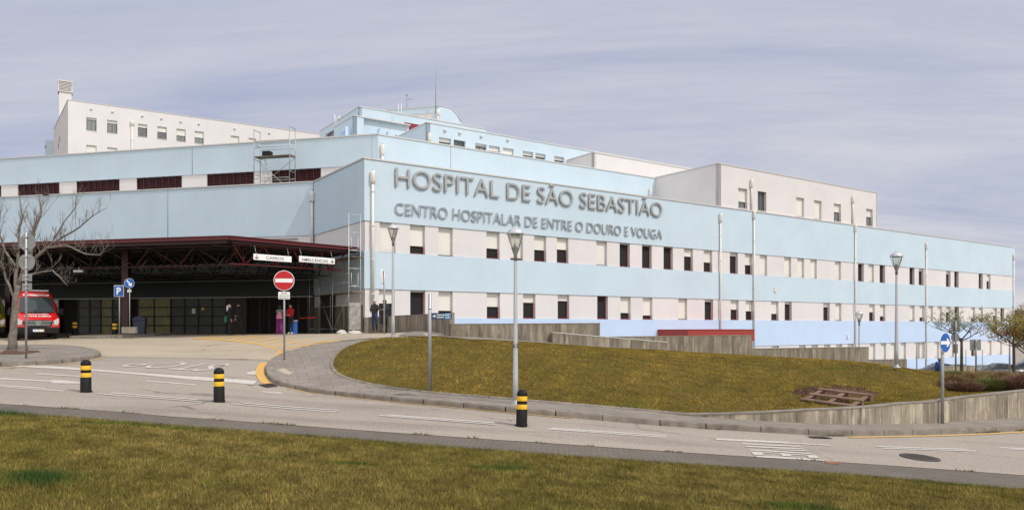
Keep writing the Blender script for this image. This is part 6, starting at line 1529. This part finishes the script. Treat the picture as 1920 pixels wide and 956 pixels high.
# ------------------------------------------------------------------ camera, sun, sky
cam = bpy.data.cameras.new('camera'); co_ = bpy.data.objects.new('camera', cam); COL.objects.link(co_)
co_.location = (0, 0, 0); co_.rotation_euler = (R(90), 0, 0); cam.sensor_width = 36; cam.lens = FOC/1920*36; cam.shift_y = (HZ-478)/1920; cam.clip_end = 6000; cam.clip_start = .1
scene.camera = co_
EL, AZ = R(50), 62
sd = Vector((math.sin(R(AZ))*math.cos(EL), -math.cos(R(AZ))*math.cos(EL), math.sin(EL)))
sun = bpy.data.lights.new('sun', 'SUN'); sun.energy = 2.6; sun.angle = R(.6); sun.color = (1, .955, .88)
so = bpy.data.objects.new('sun', sun); COL.objects.link(so); so.rotation_euler = (-sd).to_track_quat('-Z', 'Y').to_euler()
w = bpy.data.worlds.new('World'); scene.world = w; w.use_nodes = True; nt = w.node_tree; nt.nodes.clear()
out = nt.nodes.new('ShaderNodeOutputWorld'); bg = nt.nodes.new('ShaderNodeBackground'); nt.links.new(bg.outputs[0], out.inputs[0])
sky = nt.nodes.new('ShaderNodeTexSky'); sky.sky_type = 'NISHITA'; sky.sun_disc = False; sky.sun_elevation = EL; sky.sun_rotation = math.atan2(sd.x, sd.y); sky.altitude = 100; sky.air_density = 1; sky.dust_density = 1.5
bg.inputs[1].default_value = .10
tc = nt.nodes.new('ShaderNodeTexCoord'); sp = nt.nodes.new('ShaderNodeSeparateXYZ'); nt.links.new(tc.outputs['Generated'], sp.inputs[0])
def mth(op, a, b=None):
    n = nt.nodes.new('ShaderNodeMath'); n.operation = op
    for i, v in enumerate((a, b)):
        if v is None: continue
        if isinstance(v, (int, float)): n.inputs[i].default_value = v
        else: nt.links.new(v, n.inputs[i])
    return n.outputs[0]
zz = mth('ADD', mth('MAXIMUM', sp.outputs[2], 0.0), .16)
cb = nt.nodes.new('ShaderNodeCombineXYZ'); nt.links.new(mth('DIVIDE', sp.outputs[0], zz), cb.inputs[0]); nt.links.new(mth('DIVIDE', sp.outputs[1], zz), cb.inputs[1])
def cn(scale, rot, st, detail=6, rough=.55, off=(0,0,0), dist=0):
    mp = nt.nodes.new('ShaderNodeMapping'); nt.links.new(cb.outputs[0], mp.inputs[0]); mp.inputs['Rotation'].default_value = (0,0,R(rot)); mp.inputs['Scale'].default_value = st; mp.inputs['Location'].default_value = off
    n = N(nt, 'ShaderNodeTexNoise', Scale=scale, Detail=detail, Roughness=rough, Distortion=dist); nt.links.new(mp.outputs[0], n.inputs['Vector']); return n.outputs[0]
s1 = ramp(nt, cn(.55, 34, (.55, 2.0, 1), 9, .66, (2.3, 1.1, 0), .5), [(.42, 0.), (.58, 1.)])
s2 = ramp(nt, cn(1.6, 40, (.4, 2.4, 1), 8, .68, (5.3, .4, 0), .4), [(.38, 0.), (.70, 1.)])
s3 = ramp(nt, cn(.28, 28, (.8, 1.6, 1), 5, .5, (7.3, 3.1, 0), .6), [(.35, 0.), (.65, 1.)])
cl = mixc(nt, .5, mixc(nt, .28, s1, s2), s3)
c_hi, c_lo = (7.7, 7.5, 7.7), (3.5, 4.05, 6.1)
cc = mixc(nt, cl, c_lo, c_hi)
col = mixc(nt, .90, sky.outputs[0], cc)
# extra sky glow added behind the camera, aimed to fill the facades with light
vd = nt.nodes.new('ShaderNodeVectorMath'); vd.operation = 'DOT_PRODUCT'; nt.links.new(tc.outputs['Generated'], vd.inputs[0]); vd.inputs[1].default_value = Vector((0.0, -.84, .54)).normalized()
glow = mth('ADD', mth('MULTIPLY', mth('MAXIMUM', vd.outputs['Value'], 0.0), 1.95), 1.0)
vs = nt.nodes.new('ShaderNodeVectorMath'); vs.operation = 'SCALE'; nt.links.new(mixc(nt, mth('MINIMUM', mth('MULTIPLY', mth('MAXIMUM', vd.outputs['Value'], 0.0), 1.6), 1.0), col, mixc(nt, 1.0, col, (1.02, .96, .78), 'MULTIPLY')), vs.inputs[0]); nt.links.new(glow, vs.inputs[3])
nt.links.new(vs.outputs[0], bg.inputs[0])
scene.view_settings.view_transform = 'Standard'; scene.view_settings.look = 'None'; scene.view_settings.exposure = 0; scene.view_settings.gamma = 1
